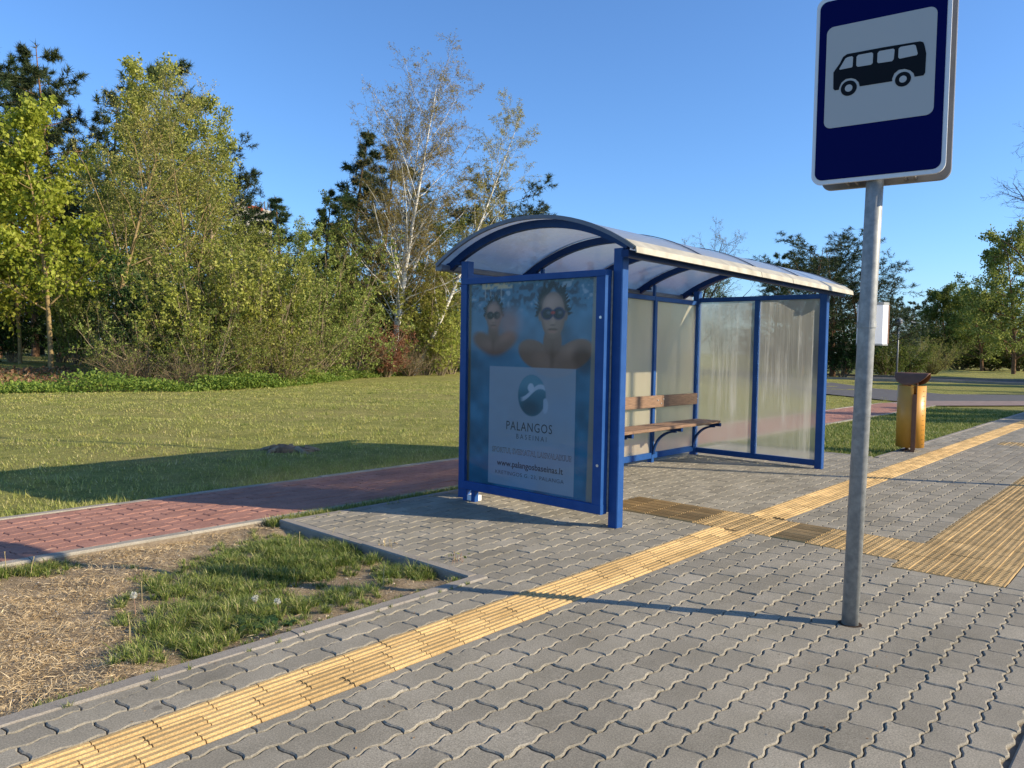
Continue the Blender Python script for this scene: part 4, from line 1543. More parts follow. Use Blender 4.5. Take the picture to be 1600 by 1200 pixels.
def pts_on(g, P, per, t0=0.2, t1=1.0, jit=0.05):
    N, K, _ = P.shape
    idx = np.repeat(np.arange(N), per)
    t = g.uniform(t0, t1, len(idx)) * (K - 1)
    i0 = np.minimum(t.astype(int), K - 2); w = (t - i0)[:, None]
    pos = P[idx, i0] * (1 - w) + P[idx, i0 + 1] * w
    return pos + g.normal(0, jit, pos.shape), unit(P[idx, i0 + 1] - P[idx, i0])


def leaves(g, pos, size, wid=0.6, droop=0.0, var=0.4, along=None, al=0.0):
    n = len(pos)
    a = unit(g.normal(0, 1, (n, 3)) + np.array([0, 0, -droop]) + (along * al if along is not None else 0))
    b = unit(np.cross(a, g.normal(0, 1, (n, 3))))
    s = (size * g.uniform(1 - var, 1 + var, n))[:, None]
    V = np.stack([pos, pos + a * s * .5 + b * s * wid * .5, pos + a * s, pos + a * s * .5 - b * s * wid * .5], 1)
    # slight fold so that faces catch light differently
    nrm = np.cross(a, b)
    V[:, 1] += nrm * s * .08; V[:, 3] += nrm * s * .08
    i = np.arange(n * 4).reshape(n, 4)
    return V.reshape(-1, 3), i


def needles(g, pos, d, per, ln, wid, spread=0.8):
    n = len(pos)
    pos = np.repeat(pos, per, 0); d = np.repeat(d, per, 0)
    a = unit(d + g.normal(0, spread, pos.shape))
    b = unit(np.cross(a, g.normal(0, 1, pos.shape))) * wid * .5
    s = ln * g.uniform(.6, 1.2, len(pos))[:, None]
    st = pos - d * ln * g.uniform(0, .7, len(pos))[:, None]
    V = np.stack([st - b, st + b, st + a * s], 1).reshape(-1, 3)
    return V, np.arange(len(V)).reshape(-1, 3)


class Tree:
    """meshes of one tree, base at the origin, real metres"""
    def __init__(s, wood, twig, leaf, mats):
        s.m = []
        me = mesh_np('trunk', wood[0], [wood[1]], smooth=True)
        me.materials.append(mats[0])
        s.m.append(('trunk', me))
        parts = [d for d in (twig, leaf) if d is not None]
        VV = np.concatenate([d[0] for d in parts])
        FF = [parts[0][1]] + ([parts[1][1] + len(parts[0][0])] if len(parts) > 1 else [])
        me = mesh_np('crown', VV, FF)
        me.materials.append(mats[1]); me.materials.append(mats[2])
        mi = np.concatenate([np.full(len(f), k, dtype=np.int32) for k, f in enumerate(FF)])
        me.polygons.foreach_set('material_index', mi)
        s.m.append(('crown', me))
        zs = max(float(np.max(d[0][:, 2])) for d in (wood, twig, leaf) if d is not None)
        s.h = zs

    def put(s, name, label, cat, loc, height=None, rz=0.0, group=None, sxy=None, lean=(0, 0)):
        k = 1.0 if height is None else height / s.h
        e = empty(name, loc, rz)
        e.rotation_euler = (lean[0], lean[1], rz)
        kx = k if sxy is None else sxy
        e.scale = (kx, kx, k)
        tag(e, label, cat, group)
        for nm, me in s.m:
            o = bpy.data.objects.new(nm, me)
            link(o, e)
        return e


def broadleaf(seed, H, trunk_r, crown0, n1, L1, ang1, n2, L2, n3, L3, per, lsize, leafm, bark, twig, up1=0.10, up2=0.06, wob=0.16, droop=0.3, wid=0.65, lean=(0, 0), t1max=0.97, n3r=0.0035, fall=0.55, jit=0.07, tipper=0, flat=1.0):
    g = np.random.default_rng(seed)
    P0, R0 = stems(g, np.array([[0, 0, -.2]]), np.array([[lean[0], lean[1], 1.0]]), np.array([H]), np.array([trunk_r]), 12, 0.03, 0.05, 0.08)
    P1, R1 = sprout(g, P0, R0, n1, crown0, t1max, ang1, L1, fall, up1, wob, 7, .5, .008)
    P2, R2 = sprout(g, P1, R1, n2, .2, 1.0, R(48), L2, .4, up2, wob, 5, .55, .005)
    P3, R3 = sprout(g, P2, R2, n3, .15, 1.0, R(45), L3, .3, up2, wob * 1.2, 4, .6, n3r)
    wood = join([tubes(P0, R0, 9), tubes(P1, R1, 5)])
    tw = join([tubes(P2, R2, 3), tubes(P3, R3, 3)])
    lp_, ld = pts_on(g, P3, per, .1, 1.0, jit)
    lf = leaves(g, lp_, lsize, wid, droop, along=ld, al=.5)
    return Tree(wood, tw, lf, (bark, twig, leafm))


def shrub(seed, H, nst, spread, n2, L2, n3, L3, per, lsize, leafm, twig, bark=None, up1=0.06, r0=0.03, droop=0.1, jit=0.045, arch=0.0, wid=.6, n3r=.0035):
    g = np.random.default_rng(seed)
    a = g.random(nst) * 6.283
    s = spread * np.sqrt(g.random(nst))
    base = np.stack([np.cos(a) * .25 * s, np.sin(a) * .25 * s, np.full(nst, -.1)], 1)
    d = np.stack([np.cos(a) * s, np.sin(a) * s, np.ones(nst)], 1)
    P0, R0 = stems(g, base, d, H * g.uniform(.65, 1.12, nst), np.full(nst, r0), 8, up1 - arch, .10, .15)
    P2, R2 = sprout(g, P0, R0, n2, .12, 1.0, R(45), L2, .5, .05 - arch * .5, .16, 5, .55, .005)
    P3, R3 = sprout(g, P2, R2, n3, .1, 1.0, R(42), L3, .3, .03, .2, 4, .6, n3r)
    keep = g.random(len(P3)) < .62
    lp_, ld = pts_on(g, P3[keep], int(per * 1.5), .45, 1.0, jit)
    lf = leaves(g, lp_, lsize, wid, droop, along=ld, al=.4) if per else None
    return Tree(tubes(P0, R0, 5), join([tubes(P2, R2, 3), tubes(P3, R3, 3)]), lf, (bark or twig, twig, leafm))


def pine(seed, H, crown0, L1, n1=26, n2=9, n3=6, per=9, ln=.17, wid=.022, spread=.9, conical=.75, trunk=.17, up1=.05):
    g = np.random.default_rng(seed)
    P0, R0 = stems(g, np.array([[0, 0, -.2]]), np.array([[0.0, 0, 1.0]]), np.array([H]), np.array([trunk]), 12, 0.02, 0.03, .08)
    P1, R1 = sprout(g, P0, R0, n1, crown0, .99, R(78), L1, conical, up1, .10, 7, .45, .012, angv=.18)
    P2, R2 = sprout(g, P1, R1, n2, .2, 1.0, R(48), .36, .35, .08, .14, 5, .5, .006)
    P3, R3 = sprout(g, P2, R2, n3, .2, 1.0, R(45), .42, .3, .14, .15, 3, .6, .005)
    tipd = unit(P3[:, -1] - P3[:, -2])
    tipd2 = unit(P2[:, -1] - P2[:, -2])
    a1 = needles(g, P3[:, -1], tipd, per, ln, wid, spread)
    a2 = needles(g, P3[:, 1], tipd, per // 2, ln, wid, spread)
    a3 = needles(g, P2[:, -1], tipd2, per, ln, wid, spread)
    P0t = unit(P0[:, -1] - P0[:, -2])
    a4 = needles(g, P0[:, -1], P0t, per * 2, ln, wid, spread)
    return Tree(join([tubes(P0, R0, 8), tubes(P1, R1, 4)]), tubes(P2, R2, 3), join([a1, a2, a3, a4]), (M['barkpine'], M['twigdark'], L['pine']))


def ground_at(px, depth):
    q = gpos(px, depth)
    q[2] = float(gz(q[0], q[1])) - .02
    return q


def put_px(tr, px, depth, ytop, name, label, cat='tree', rz=0.0, group=None, wfac=None, lean=(0, 0)):
    q = ground_at(px, depth)
    h = zat(px, ytop, depth) - q[2]
    k = h / tr.h
    return tr.put(name, label, cat, tuple(q), h, rz, group, None if wfac is None else k * wfac, lean)


# ---- kinds
pineA = pine(1, 12.5, .25, .31, 40, 9, 6, 9, .26, .030, .8, .70)
pineB = pine(2, 12.0, .12, .30, 34, 8, 6, 8, .26, .030, .8, .78)
pineC = pine(3, 10.5, .25, .42, 24, 10, 7, 9, .24, .030, .8, .45, up1=.10)
spruceD = pine(4, 11.0, .04, .27, 52, 9, 5, 7, .26, .032, .9, .90, up1=.0)
mapleA = broadleaf(11, 9.2, .095, .22, 26, .30, R(58), 7, .42, 5, .42, 9, .145, L['maple'], M['barkyellow'], M['twig'], up1=.06, droop=.9, wid=.8, jit=.10)
mapleB = broadleaf(12, 7.4, .07, .20, 22, .32, R(60), 7, .42, 5, .42, 8, .14, L['maple'], M['barkyellow'], M['twig'], up1=.05, droop=.9, wid=.8, jit=.10)
willowA = broadleaf(13, 10.2, .10, .34, 18, .46, R(38), 10, .40, 8, .42, 5, .062, L['birch'], M['barkyellow'], M['twigwarm'], up1=.10, lean=(.05, -.03), jit=.05, droop=0)
willowB = broadleaf(14, 10.0, .095, .22, 18, .52, R(46), 10, .36, 7, .42, 5, .095, L['olive'], M['barkyellow'], M['twigwarm'], up1=.05, lean=(0.05, -.08), jit=.05, droop=0)
denseY = broadleaf(15, 11.0, .12, .20, 34, .27, R(48), 9, .40, 7, .40, 8, .100, L['yellow'], M['bark'], M['twigwarm'], up1=.09, jit=.09, droop=.1)
denseO = broadleaf(16, 9.0, .10, .12, 30, .32, R(52), 9, .40, 6, .42, 7, .10, L['olive'], M['bark'], M['twigwarm'], up1=.07, jit=.09, droop=.1)
shrubA = shrub(21, 4.6, 22, .55, 9, .34, 6, .36, 8, .105, L['olive'], M['twigwarm'], M['bark'])
shrubB = shrub(22, 4.2, 20, .65, 9, .36, 6, .36, 8, .110, L['yellow'], M['twigwarm'], M['bark'])
shrubC = shrub(23, 3.4, 20, .8, 9, .36, 6, .40, 5, .085, L['olive'], M['twig'], M['bark'], arch=.06)
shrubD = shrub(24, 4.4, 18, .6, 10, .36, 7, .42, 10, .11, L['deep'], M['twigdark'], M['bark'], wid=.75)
shrubT = shrub(25, 2.6, 30, 1.0, 9, .40, 7, .45, 1, .05, L['olive'], M['twig'], M['twig'], arch=.10)
shrubRust = shrub(26, 2.6, 20, .7, 9, .36, 7, .4, 6, .09, L['rust'], M['twig'], M['twig'])
shrubBrown = shrub(27, 4.2, 60, 1.0, 9, .30, 6, .40, 2, .07, L['yellow'], M['twigwarm'], M['twigwarm'], up1=.02, r0=.035, n3r=.008)
shrubGreen = shrub(28, 3.6, 30, .9, 9, .34, 6, .40, 8, .12, L['green'], M['twig'], M['bark'])
greenA = broadleaf(31, 14, .22, .12, 32, .38, R(55), 9, .40, 6, .42, 10, .24, L['green'], M['barkpine'], M['twigdark'], up1=.05, jit=.16, droop=.3)
greenB = broadleaf(32, 13, .20, .10, 32, .44, R(58), 9, .40, 6, .42, 10, .22, L['olive'], M['barkpine'], M['twigdark'], up1=.03, jit=.16, droop=.6)
bareA = broadleaf(33, 9.5, .16, .20, 20, .50, R(40), 10, .38, 7, .42, 2, .055, L['birch'], M['twigdark'], M['twigdark'], up1=.10, jit=.04, droop=0, n3r=.007)
bareB = broadleaf(34, 17, .28, .22, 20, .48, R(60), 11, .36, 8, .40, 0 or 1, .03, L['rust'], M['twigdark'], M['twigdark'], up1=.03, jit=.02, n3r=.010, droop=0)


# ---- birches
def birch(seed, H, r, path_dir, bend, n1, L1, leaf_per, nst=1):
    g = np.random.default_rng(seed)
    K = 14
    P0 = np.zeros((nst, K, 3))
    Ls = np.zeros(nst)
    for s in range(nst):
        h = H * (1 - .10 * s)
        t = np.linspace(0, 1, K)
        off = np.array(path_dir[s])
        P0[s, :, 2] = h * t - .2
        P0[s, :, :2] = off[None, :] * h * (t[:, None] ** bend[s]) + np.cumsum(g.normal(0, .02, (K, 2)), 0)
    R0 = np.array([r * (1 - .25 * s) for s in range(nst)])[:, None] * (1 - .92 * np.linspace(0, 1, K)[None, :] ** .9)
    P1, R1 = sprout(g, P0, R0, n1, .22, .98, R(40), L1, .38, .04, .10, 8, .38, .008, angv=.18)
    P2, R2 = sprout(g, P1, R1, 9, .2, 1.0, R(42), .36, .4, -.02, .14, 6, .5, .006)
    P3, R3 = sprout(g, P2, R2, 9, .15, 1.0, R(42), .50, .3, -.13, .16, 4, .6, .0055)
    thin = R1.copy()
    lp_, ld = pts_on(g, P3, leaf_per, .2, 1.0, .03)
    lf = leaves(g, lp_, .066, .45, .8, along=ld, al=1.0)
    return Tree(join([tubes(P0, R0, 9), tubes(P1, thin, 5)]), join([tubes(P2, R2, 3), tubes(P3, R3, 3)]), lf, (M['birch'], M['twig'], L['birch']))


rx = np.array([rt[0], rt[1]])      # sideways in the picture
birchA = birch(41, 17.0, .20, [rx * .145, rx * .105, rx * .05], [1.2, 1.3, 1.0], 32, .33, 11, 3)
birchB = birch(42, 13.5, .13, [rx * .40], [.85], 30, .22, 7, 1)

# ---- left wood
WD = 'trees of the wood beyond the lawn'
put_px(pineA, -4, 36, 42, 'pine_tree', 'tall dark pine at the left edge of the wood, highest of the pines', group=WD)
put_px(pineB, 97, 38, 84, 'pine_tree', 'dark pine rising behind the bright maple', rz=1.0, group=WD)
put_px(pineA, 55, 41, 105, 'pine_tree', 'dark pine between the edge pine and the one behind the maple', rz=2.0, group=WD)
put_px(pineB, 165, 42, 150, 'pine_tree', 'dark pine half hidden behind the bare goat willow', rz=2.4, group=WD)
put_px(pineA, 232, 39, 92, 'pine_tree', 'tall pine peeking out behind the dense yellow green tree', rz=3.0, group=WD)
put_px(pineC, 300, 41, 205, 'pine_tree', 'pine behind the arching willow, right of the yellow green tree', rz=.6, group=WD)
put_px(pineC, 352, 43, 245, 'pine_tree', 'low pine above the thicket, left of the distant roof', rz=1.9, group=WD)
put_px(spruceD, 548, 41, 200, 'pine_tree', 'dark conifer directly left of the white birch', rz=.3, group=WD)
put_px(spruceD, 503, 43, 288, 'pine_tree', 'shorter dark conifer left of the one by the birch', rz=1.4, group=WD)
put_px(pineB, 588, 44, 235, 'pine_tree', 'dark pine right behind the birch trunks', rz=2.2, group=WD, wfac=1.4)
put_px(pineC, 762, 47, 262, 'pine_tree', 'broad pine whose top stands above the shelter roof', rz=.9, group=WD, wfac=1.25)
put_px(pineC, 706, 49, 285, 'pine_tree', 'pine between the two white birches', rz=2.9, group=WD, wfac=1.3)
put_px(mapleA, 79, 25.6, 138, 'maple_tree', 'slim maple with bright yellow green leaves and straight pale trunk', rz=.5, group=WD)
put_px(mapleB, 31, 27.5, 200, 'maple_tree', 'younger maple with thin leaning trunk left of the slim maple', rz=2.5, group=WD)
put_px(mapleB, -45, 26, 170, 'maple_tree', 'bright maple cut by the left edge of the picture', rz=4.0, group=WD)
put_px(willowA, 168, 27.0, 88, 'willow_tree', 'nearly bare goat willow with forked yellowish trunk', rz=.0, group=WD)
put_px(denseY, 252, 33.5, 90, 'leafy_tree', 'tall dense yellow green tree in the middle of the wood', rz=.4, group=WD)
put_px(denseY, 316, 35.0, 150, 'leafy_tree', 'yellow green tree right of the tallest one, behind the arching willow', rz=2.4, group=WD)
put_px(willowB, 292, 28.5, 112, 'willow_tree', 'sparse willow with long branches arching right against the sky', rz=R(-20), group=WD)
put_px(denseO, 205, 30.5, 225, 'leafy_tree', 'olive tree low between the goat willow and the arching willow', rz=1.1, group=WD)
put_px(denseO, 395, 32.5, 345, 'leafy_tree', 'olive tree in the thicket below the distant roof', rz=2.1, group=WD)
put_px(denseO, 455, 33.5, 340, 'leafy_tree', 'olive tree right of the distant roof, before the conifers', rz=3.3, group=WD)
put_px(denseO, 560, 38.5, 290, 'leafy_tree', 'thin olive tree at the foot of the birch, left side', rz=.2, group=WD)
put_px(denseO, 684, 41, 330, 'leafy_tree', 'olive tree behind the leaning birch, next to the shelter', rz=2.8, group=WD)
put_px(denseO, 742, 44, 345, 'leafy_tree', 'olive tree partly hidden by the shelter roof', rz=4.2, group=WD)
put_px(birchA, 614, 37.5, 66, 'birch_tree', 'tall white birch with several stems and pale spring crown', rz=0, group=WD)
put_px(birchB, 641, 38.5, 145, 'birch_tree', 'slender birch leaning far to the right over the shelter', rz=0, group=WD)

SHL = [  # kind, px, depth, top, label
    (shrubA, 118, 27.5, 395, 'olive bush between the slim maple and the goat willow'),
    (shrubD, 205, 26.5, 385, 'deep green bush under the goat willow trunk'),
    (shrubC, 165, 24.6, 470, 'low twiggy bush beside the slim maple trunk'),
    (shrubC, 235, 24.2, 445, 'arching twiggy bush before the deep green bush'),
    (shrubT, 205, 23.4, 520, 'tangle of bare brown brushwood at the lawn edge near the maple'),
    (shrubT, 285, 23.2, 535, 'tangle of bare brushwood below the arching willow'),
    (shrubB, 300, 25.0, 380, 'yellow green bush below the arching willow'),
    (shrubA, 345, 25.8, 360, 'tall olive bush under the distant roof'),
    (shrubB, 395, 26.5, 355, 'tall yellow green bush right under the distant roof'),
    (shrubA, 440, 27.5, 355, 'olive bush before the dark conifers'),
    (shrubC, 320, 23.6, 470, 'low olive bush bending over the lawn edge'),
    (shrubA, 385, 24.6, 480, 'rounded olive bush low on the lawn edge'),
    (shrubC, 440, 26.0, 475, 'low arching bush left of the shaded conifer foot'),
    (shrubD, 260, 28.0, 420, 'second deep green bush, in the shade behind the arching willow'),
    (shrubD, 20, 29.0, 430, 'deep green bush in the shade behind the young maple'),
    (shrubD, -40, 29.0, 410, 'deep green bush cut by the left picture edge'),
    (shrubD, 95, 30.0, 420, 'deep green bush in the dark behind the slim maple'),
    (shrubC, 487, 30.5, 430, 'brownish thin bush at the foot of the shorter conifer'),
    (shrubA, 520, 34.0, 330, 'thin olive bush before the dark conifer'),
    (shrubC, 545, 33.0, 440, 'low twiggy bush left of the rusty bush'),
    (shrubRust, 603, 35.0, 500, 'rusty brown bush at the foot of the white birch'),
    (shrubB, 665, 39.0, 400, 'yellow green bush behind the leaning birch'),
    (shrubA, 705, 41.0, 420, 'olive bush seen just left of the poster case'),
    (shrubB, 690, 38.5, 470, 'low yellow green bush left of the shelter corner'),
    (shrubT, 640, 37.0, 520, 'bare brushwood under the leaning birch'),
    (shrubD, 500, 40, 430, 'dark bush behind the thin olive bush'),
    (shrubD, 580, 42, 430, 'dark bush behind the rusty bush'),
    (shrubD, 660, 45, 440, 'dark bush between birch and shelter'),
]
for i, (k, px, dp, yt, lab) in enumerate(SHL):
    put_px(k, px, dp, yt, 'bush', lab, 'bush', rz=i * 1.7, group='bushes along the edge of the wood', wfac=1.0)
# a darker back row closes the wood
for i, px in enumerate(range(-60, 760, 62)):
    dp = 46 + (px > 430) * 6 + (i % 3)
    put_px(spruceD, px, dp, (300 if px < 440 else 395) + 18 * ((i * 7) % 4), 'pine_tree', ORD[i] + ' low dark conifer from the left in the shaded back row', rz=i * 1.1, group=WD, wfac=1.5)
for i, (k, px, dp, yt) in enumerate(((shrubA, 765, 46, 440), (denseO, 815, 50, 425), (denseO, 880, 54, 430), (shrubB, 930, 52, 455), (denseO, 985, 58, 435), (denseO, 1040, 62, 440), (shrubA, 1010, 50, 470), (denseO, 775, 55, 380), (denseO, 850, 58, 400), (shrubD, 745, 47, 470), (shrubD, 800, 50, 480), (spruceD, 830, 66, 395), (spruceD, 930, 70, 405), (spruceD, 1010, 74, 415), (shrubD, 880, 54, 490))):
    nm, what, ct = ('pine_tree', 'dark conifer', 'tree') if k is spruceD else ('bush', 'deep green bush', 'bush') if k is shrubD else ('bush', 'spring green bush', 'bush')
    put_px(k, px, dp, yt, nm, ORD[i] + ' plant behind the shelter counted from the poster case, a ' + what, ct, rz=i * 1.3, group='plants behind the shelter')

# ---- right side
RG = 'trees beyond the side road'
put_px(bareA, 1085, 46, 338, 'bare_tree', 'leafless tree with twig tips above the shelter roof', rz=.4, group=RG)
put_px(denseO, 1130, 50, 425, 'leafy_tree', 'budding olive tree seen under the far end of the roof', rz=.9, group=RG)
put_px(pineC, 1252, 46, 358, 'pine_tree', 'large dark pine left of the sign pole', rz=.2, group=RG, wfac=1.5)
put_px(pineC, 1302, 48, 356, 'pine_tree', 'large dark pine just behind the sign pole', rz=1.7, group=RG, wfac=1.5)
put_px(pineC, 1347, 49, 398, 'pine_tree', 'dark pine right behind the sign pole', rz=3.1, group=RG, wfac=1.25)
put_px(pineB, 1210, 52, 392, 'pine_tree', 'small pine tip over the roof near its far corner', rz=3.9, group=RG)
put_px(pineC, 1384, 56, 462, 'pine_tree', 'lower pine right of the timetable holder', rz=5.0, group=RG, wfac=1.25)
for i, (px, yt) in enumerate(((1405, 462), (1422, 470), (1438, 466), (1455, 455), (1470, 462), (1390, 480), (1365, 470), (1487, 470))):
    put_px((pineA, pineB)[i % 2], px, 105 + 5 * (i % 3), yt, 'pine_tree', ORD[i] + ' dark pine counted along the distant row behind the globe lamp', rz=i, group='distant pines', wfac=1.2)
put_px(greenA, 1478, 84, 440, 'leafy_tree', 'soft green tree right of the distant pines', rz=.3, group=RG)
put_px(greenB, 1535, 80, 440, 'leafy_tree', 'broad olive tree behind the brown round bush', rz=1.3, group=RG, wfac=1.35)
put_px(greenB, 1585, 66, 345, 'leafy_tree', 'tall green tree at the right edge of the picture', rz=2.6, group=RG, wfac=.95)
put_px(greenA, 1640, 72, 380, 'leafy_tree', 'green tree just outside the right edge', rz=3.6, group=RG)
put_px(greenA, 1512, 96, 452, 'leafy_tree', 'green tree far behind the broad olive tree', rz=4.4, group=RG, wfac=1.3)
put_px(greenA, 1560, 94, 455, 'leafy_tree', 'green tree between the broad olive tree and the right edge', rz=5.4, group=RG, wfac=1.3)
put_px(shrubGreen, 1500, 88, 525, 'bush', 'wide green bush under the soft green tree', 'bush', rz=.7, group='bushes by the side road', wfac=1.6)
put_px(shrubGreen, 1545, 86, 520, 'bush', 'wide green bush under the broad olive tree', 'bush', rz=1.7, group='bushes by the side road', wfac=1.6)
put_px(shrubGreen, 1595, 82, 515, 'bush', 'wide green bush under the tree at the right edge', 'bush', rz=2.7, group='bushes by the side road', wfac=1.6)
put_px(pineC, 1275, 52, 395, 'pine_tree', 'dense pine filling the gap between the two large pines', rz=4.2, group=RG, wfac=1.3)
put_px(pineB, 1322, 54, 420, 'pine_tree', 'dense pine close behind the sign pole, lower than its neighbours', rz=5.1, group=RG, wfac=1.4)
put_px(bareB, 1672, 44, 110, 'bare_tree', 'big leafless tree reaching in from the right edge', rz=.9, group=RG)
put_px(shrubGreen, 1386, 51, 520, 'bush', 'green round bush left of the globe lamp', 'bush', rz=.3, group='bushes by the side road', wfac=1.0)
put_px(shrubBrown, 1457, 60, 512, 'bush', 'brownish fan shaped bush right of the globe lamp', 'bush', rz=.9, group='bushes by the side road', wfac=1.05)
put_px(shrubD, 1318, 47, 485, 'bush', 'dark bush beside the far shelter post', 'bush', rz=1.2, group='bushes by the side road', wfac=1.2)
put_px(shrubGreen, 1425, 58, 528, 'bush', 'low green bush behind the globe lamp post', 'bush', rz=2.9, group='bushes by the side road', wfac=1.0)
put_px(shrubD, 1275, 50, 500, 'bush', 'dark bush seen through the far side pane', 'bush', rz=2.2, group='bushes by the side road', wfac=1.2)
put_px(shrubD, 1230, 52, 500, 'bush', 'second dark bush seen through the side panes', 'bush', rz=3.2, group='bushes by the side road', wfac=1.2)
for i, px in enumerate(range(1180, 1700, 48)):
    put_px((greenA, spruceD, greenB)[i % 3], px, 128 + 6 * (i % 2), 508 + 8 * ((i * 5) % 4), ('leafy_tree', 'pine_tree', 'leafy_tree')[i % 3], ORD[i] + ' far tree from the shelter in the row closing the view', rz=i * 1.9, group='closing row of far trees', wfac=1.5)
# trees across the road, out of the picture to the right: they shade the far grass
for i, (x, y, h, k) in enumerate(((52, -8.5, 11, greenA), (60, -11, 12, greenB), (45, -14, 11, pineC), (68, -6, 12, greenA), (36, -16, 9, pineC), (27, -14, 7, pineC), (25, -8.6, 7.6, greenB), (29.5, -9.5, 8.2, greenA))):
    k.put('roadside_tree', ORD[i] + ' roadside tree across the road, out of the picture to the right', 'tree', (x, y, -.1), h, i * 1.1, 'trees across the road')

# ------------------------------------------------------------------ grasses and small plants
def blades(g, x, y, z, h, w, lean, seg2=True):
    n = len(x)
    a = g.random(n) * 6.283
    d = np.stack([np.cos(a), np.sin(a), np.zeros(n)], 1)
    s = np.stack([-np.sin(a), np.cos(a), np.zeros(n)], 1) * (w * g.uniform(.6, 1.3, n))[:, None] * .5
    b = np.stack([x, y, z], 1)
    l = (lean * g.uniform(.3, 1.4, n) * h)[:, None]
    hh = np.stack([np.zeros(n), np.zeros(n), h], 1)
    m = b + hh * .55 + d * l * .3
    tp = b + hh + d * l
    if seg2:
        V = np.stack([b - s, b + s, m + s * .8, m - s * .8, tp], 1).reshape(-1, 3)
        i = np.arange(n)[:, None] * 5
        return V, np.concatenate([i + np.array([[0, 1, 2, 3]])]), i + np.array([[3, 2, 4]])
    V = np.stack([b - s, b + s, tp], 1).reshape(-1, 3)
    i = np.arange(n)[:, None] * 3
    return V, None, i + np.array([[0, 1, 2]])


def grass_obj(name, V, q, t_, m, label, cat='grass'):
    me = mesh_np(name, V, [f for f in (q, t_) if f is not None])
    return tag(obj(name, me, m), label, cat, kind='stuff')


VZ = -0.062


def wpt(px, py, z=VZ):
    q = gp(px, py, z)
    return q[0], q[1]


def field(x, y, blobs):
    f = np.zeros_like(x)
    for (px, py, r, a) in blobs:
        cx, cy = wpt(px, py)
        f = f + a * np.exp(-((x - cx) ** 2 + (y - cy) ** 2) / (r * r))
    return f


DEAD = [(110, 925, .30, 1.2), (60, 1000, .25, 1.1), (100, 1065, .26, 1.2), (30, 1085, .22, 1.1), (215, 865, .30, 1.0), (310, 838, .22, 1.0), (20, 960, .18, .8), (150, 1010, .16, .6), (400, 822, .2, .7), (-60, 1050, .4, 1.0)]
BARE = [(545, 912, .20, 1.0), (430, 925, .17, .9), (640, 922, .15, .9), (110, 1005, .10, .7), (350, 1045, .12, .8), (260, 1050, .10, .6), (660, 888, .08, .5)]
LUSH = [(620, 905, .22, .8), (500, 950, .22, .8), (480, 900, .25, .7), (330, 1020, .16, .7), (180, 1050, .10, .7), (600, 850, .25, .8), (-20, 985, .12, .8), (330, 920, .42, 1.1), (450, 870, .40, 1.1), (560, 865, .30, .9), (250, 990, .22, 1.0), (240, 1035, .14, 1.0), (660, 880, .22, .9), (380, 975, .20, .9), (30, 885, .20, 1.1), (690, 895, .16, 1.0), (10, 1020, .12, .9), (400, 960, .15, 1.0), (560, 930, .14, .7), (-60, 900, .4, 1.0)]


def soil_z(x, y):
    return VZ + .034 * (1 - smooth((y - 3.03) / .55)) + .016 * np.sin(x * 7 + 2 * np.sin(y * 5)) * np.sin(y * 6.1 + x) + .006 * np.sin(x * 23 + y * 17)


def soil_mat():
    t = NT('dry verge soil')
    v = t.geo()
    n1 = t.noise(v, 9, 6, .75)
    n2 = t.noise(v, 160, 3, .8)
    col = t.ramp(n1, [(0.3, (0.15, 0.11, 0.068)), (0.55, (0.33, 0.25, 0.155)), (0.75, (0.50, 0.395, 0.26))])
    sp = t.ramp(n2, [(0.35, (.5,) * 3), (0.55, (1, 1, 1)), (0.72, (2.0,) * 3)])
    return t.done(t.bsdf(t.mix(1.0, col, sp, 'MULTIPLY'), .95, .1, 0, t.bump(n2, .8, .008)))


M['soil'] = soil_mat()
tag(obj('verge_soil', grid_mesh('verge_soil', np.linspace(-1.3, 3.045, 110), np.linspace(3.02, 5.175, 60), soil_z), M['soil']), kind='structure')


def scatter(g, n, x0, x1, y0, y1):
    return g.uniform(x0, x1, n), g.uniform(y0, y1, n)


g = np.random.default_rng(77)
def tufts(g, cx, cy, per, rad, hgt, wid):
    n = len(cx) * per
    a = g.random(n) * 6.283
    r = np.abs(g.normal(0, .5, n)) * np.repeat(rad, per)
    x, y = np.repeat(cx, per) + r * np.cos(a), np.repeat(cy, per) + r * np.sin(a)
    h = np.repeat(hgt, per) * g.uniform(.45, 1.25, n)
    d = np.stack([np.cos(a), np.sin(a), np.zeros(n)], 1)
    lean = (.35 + 1.1 * r / np.repeat(rad, per))[:, None] * g.uniform(.5, 1.4, n)[:, None] * h[:, None]
    sd = np.stack([-np.sin(a), np.cos(a), np.zeros(n)], 1) * (wid * g.uniform(.6, 1.3, n))[:, None] * .5
    b = np.stack([x, y, soil_z(x, y) - .003], 1)
    up_ = np.stack([np.zeros(n), np.zeros(n), h], 1)
    m = b + up_ * .62 + d * lean * .35
    tp = b + up_ * .92 + d * lean + g.normal(0, .006, (n, 3))
    V = np.stack([b - sd, b + sd, m + sd * .8, m - sd * .8, tp], 1).reshape(-1, 3)
    i = np.arange(n)[:, None] * 5
    ok = ((x > -.4) & (x < 3.04) & (y > 3.025) & (y < 5.168))[:, None]
    return V, (i + np.array([[0, 1, 2, 3]]))[ok[:, 0]], (i + np.array([[3, 2, 4]]))[ok[:, 0]]


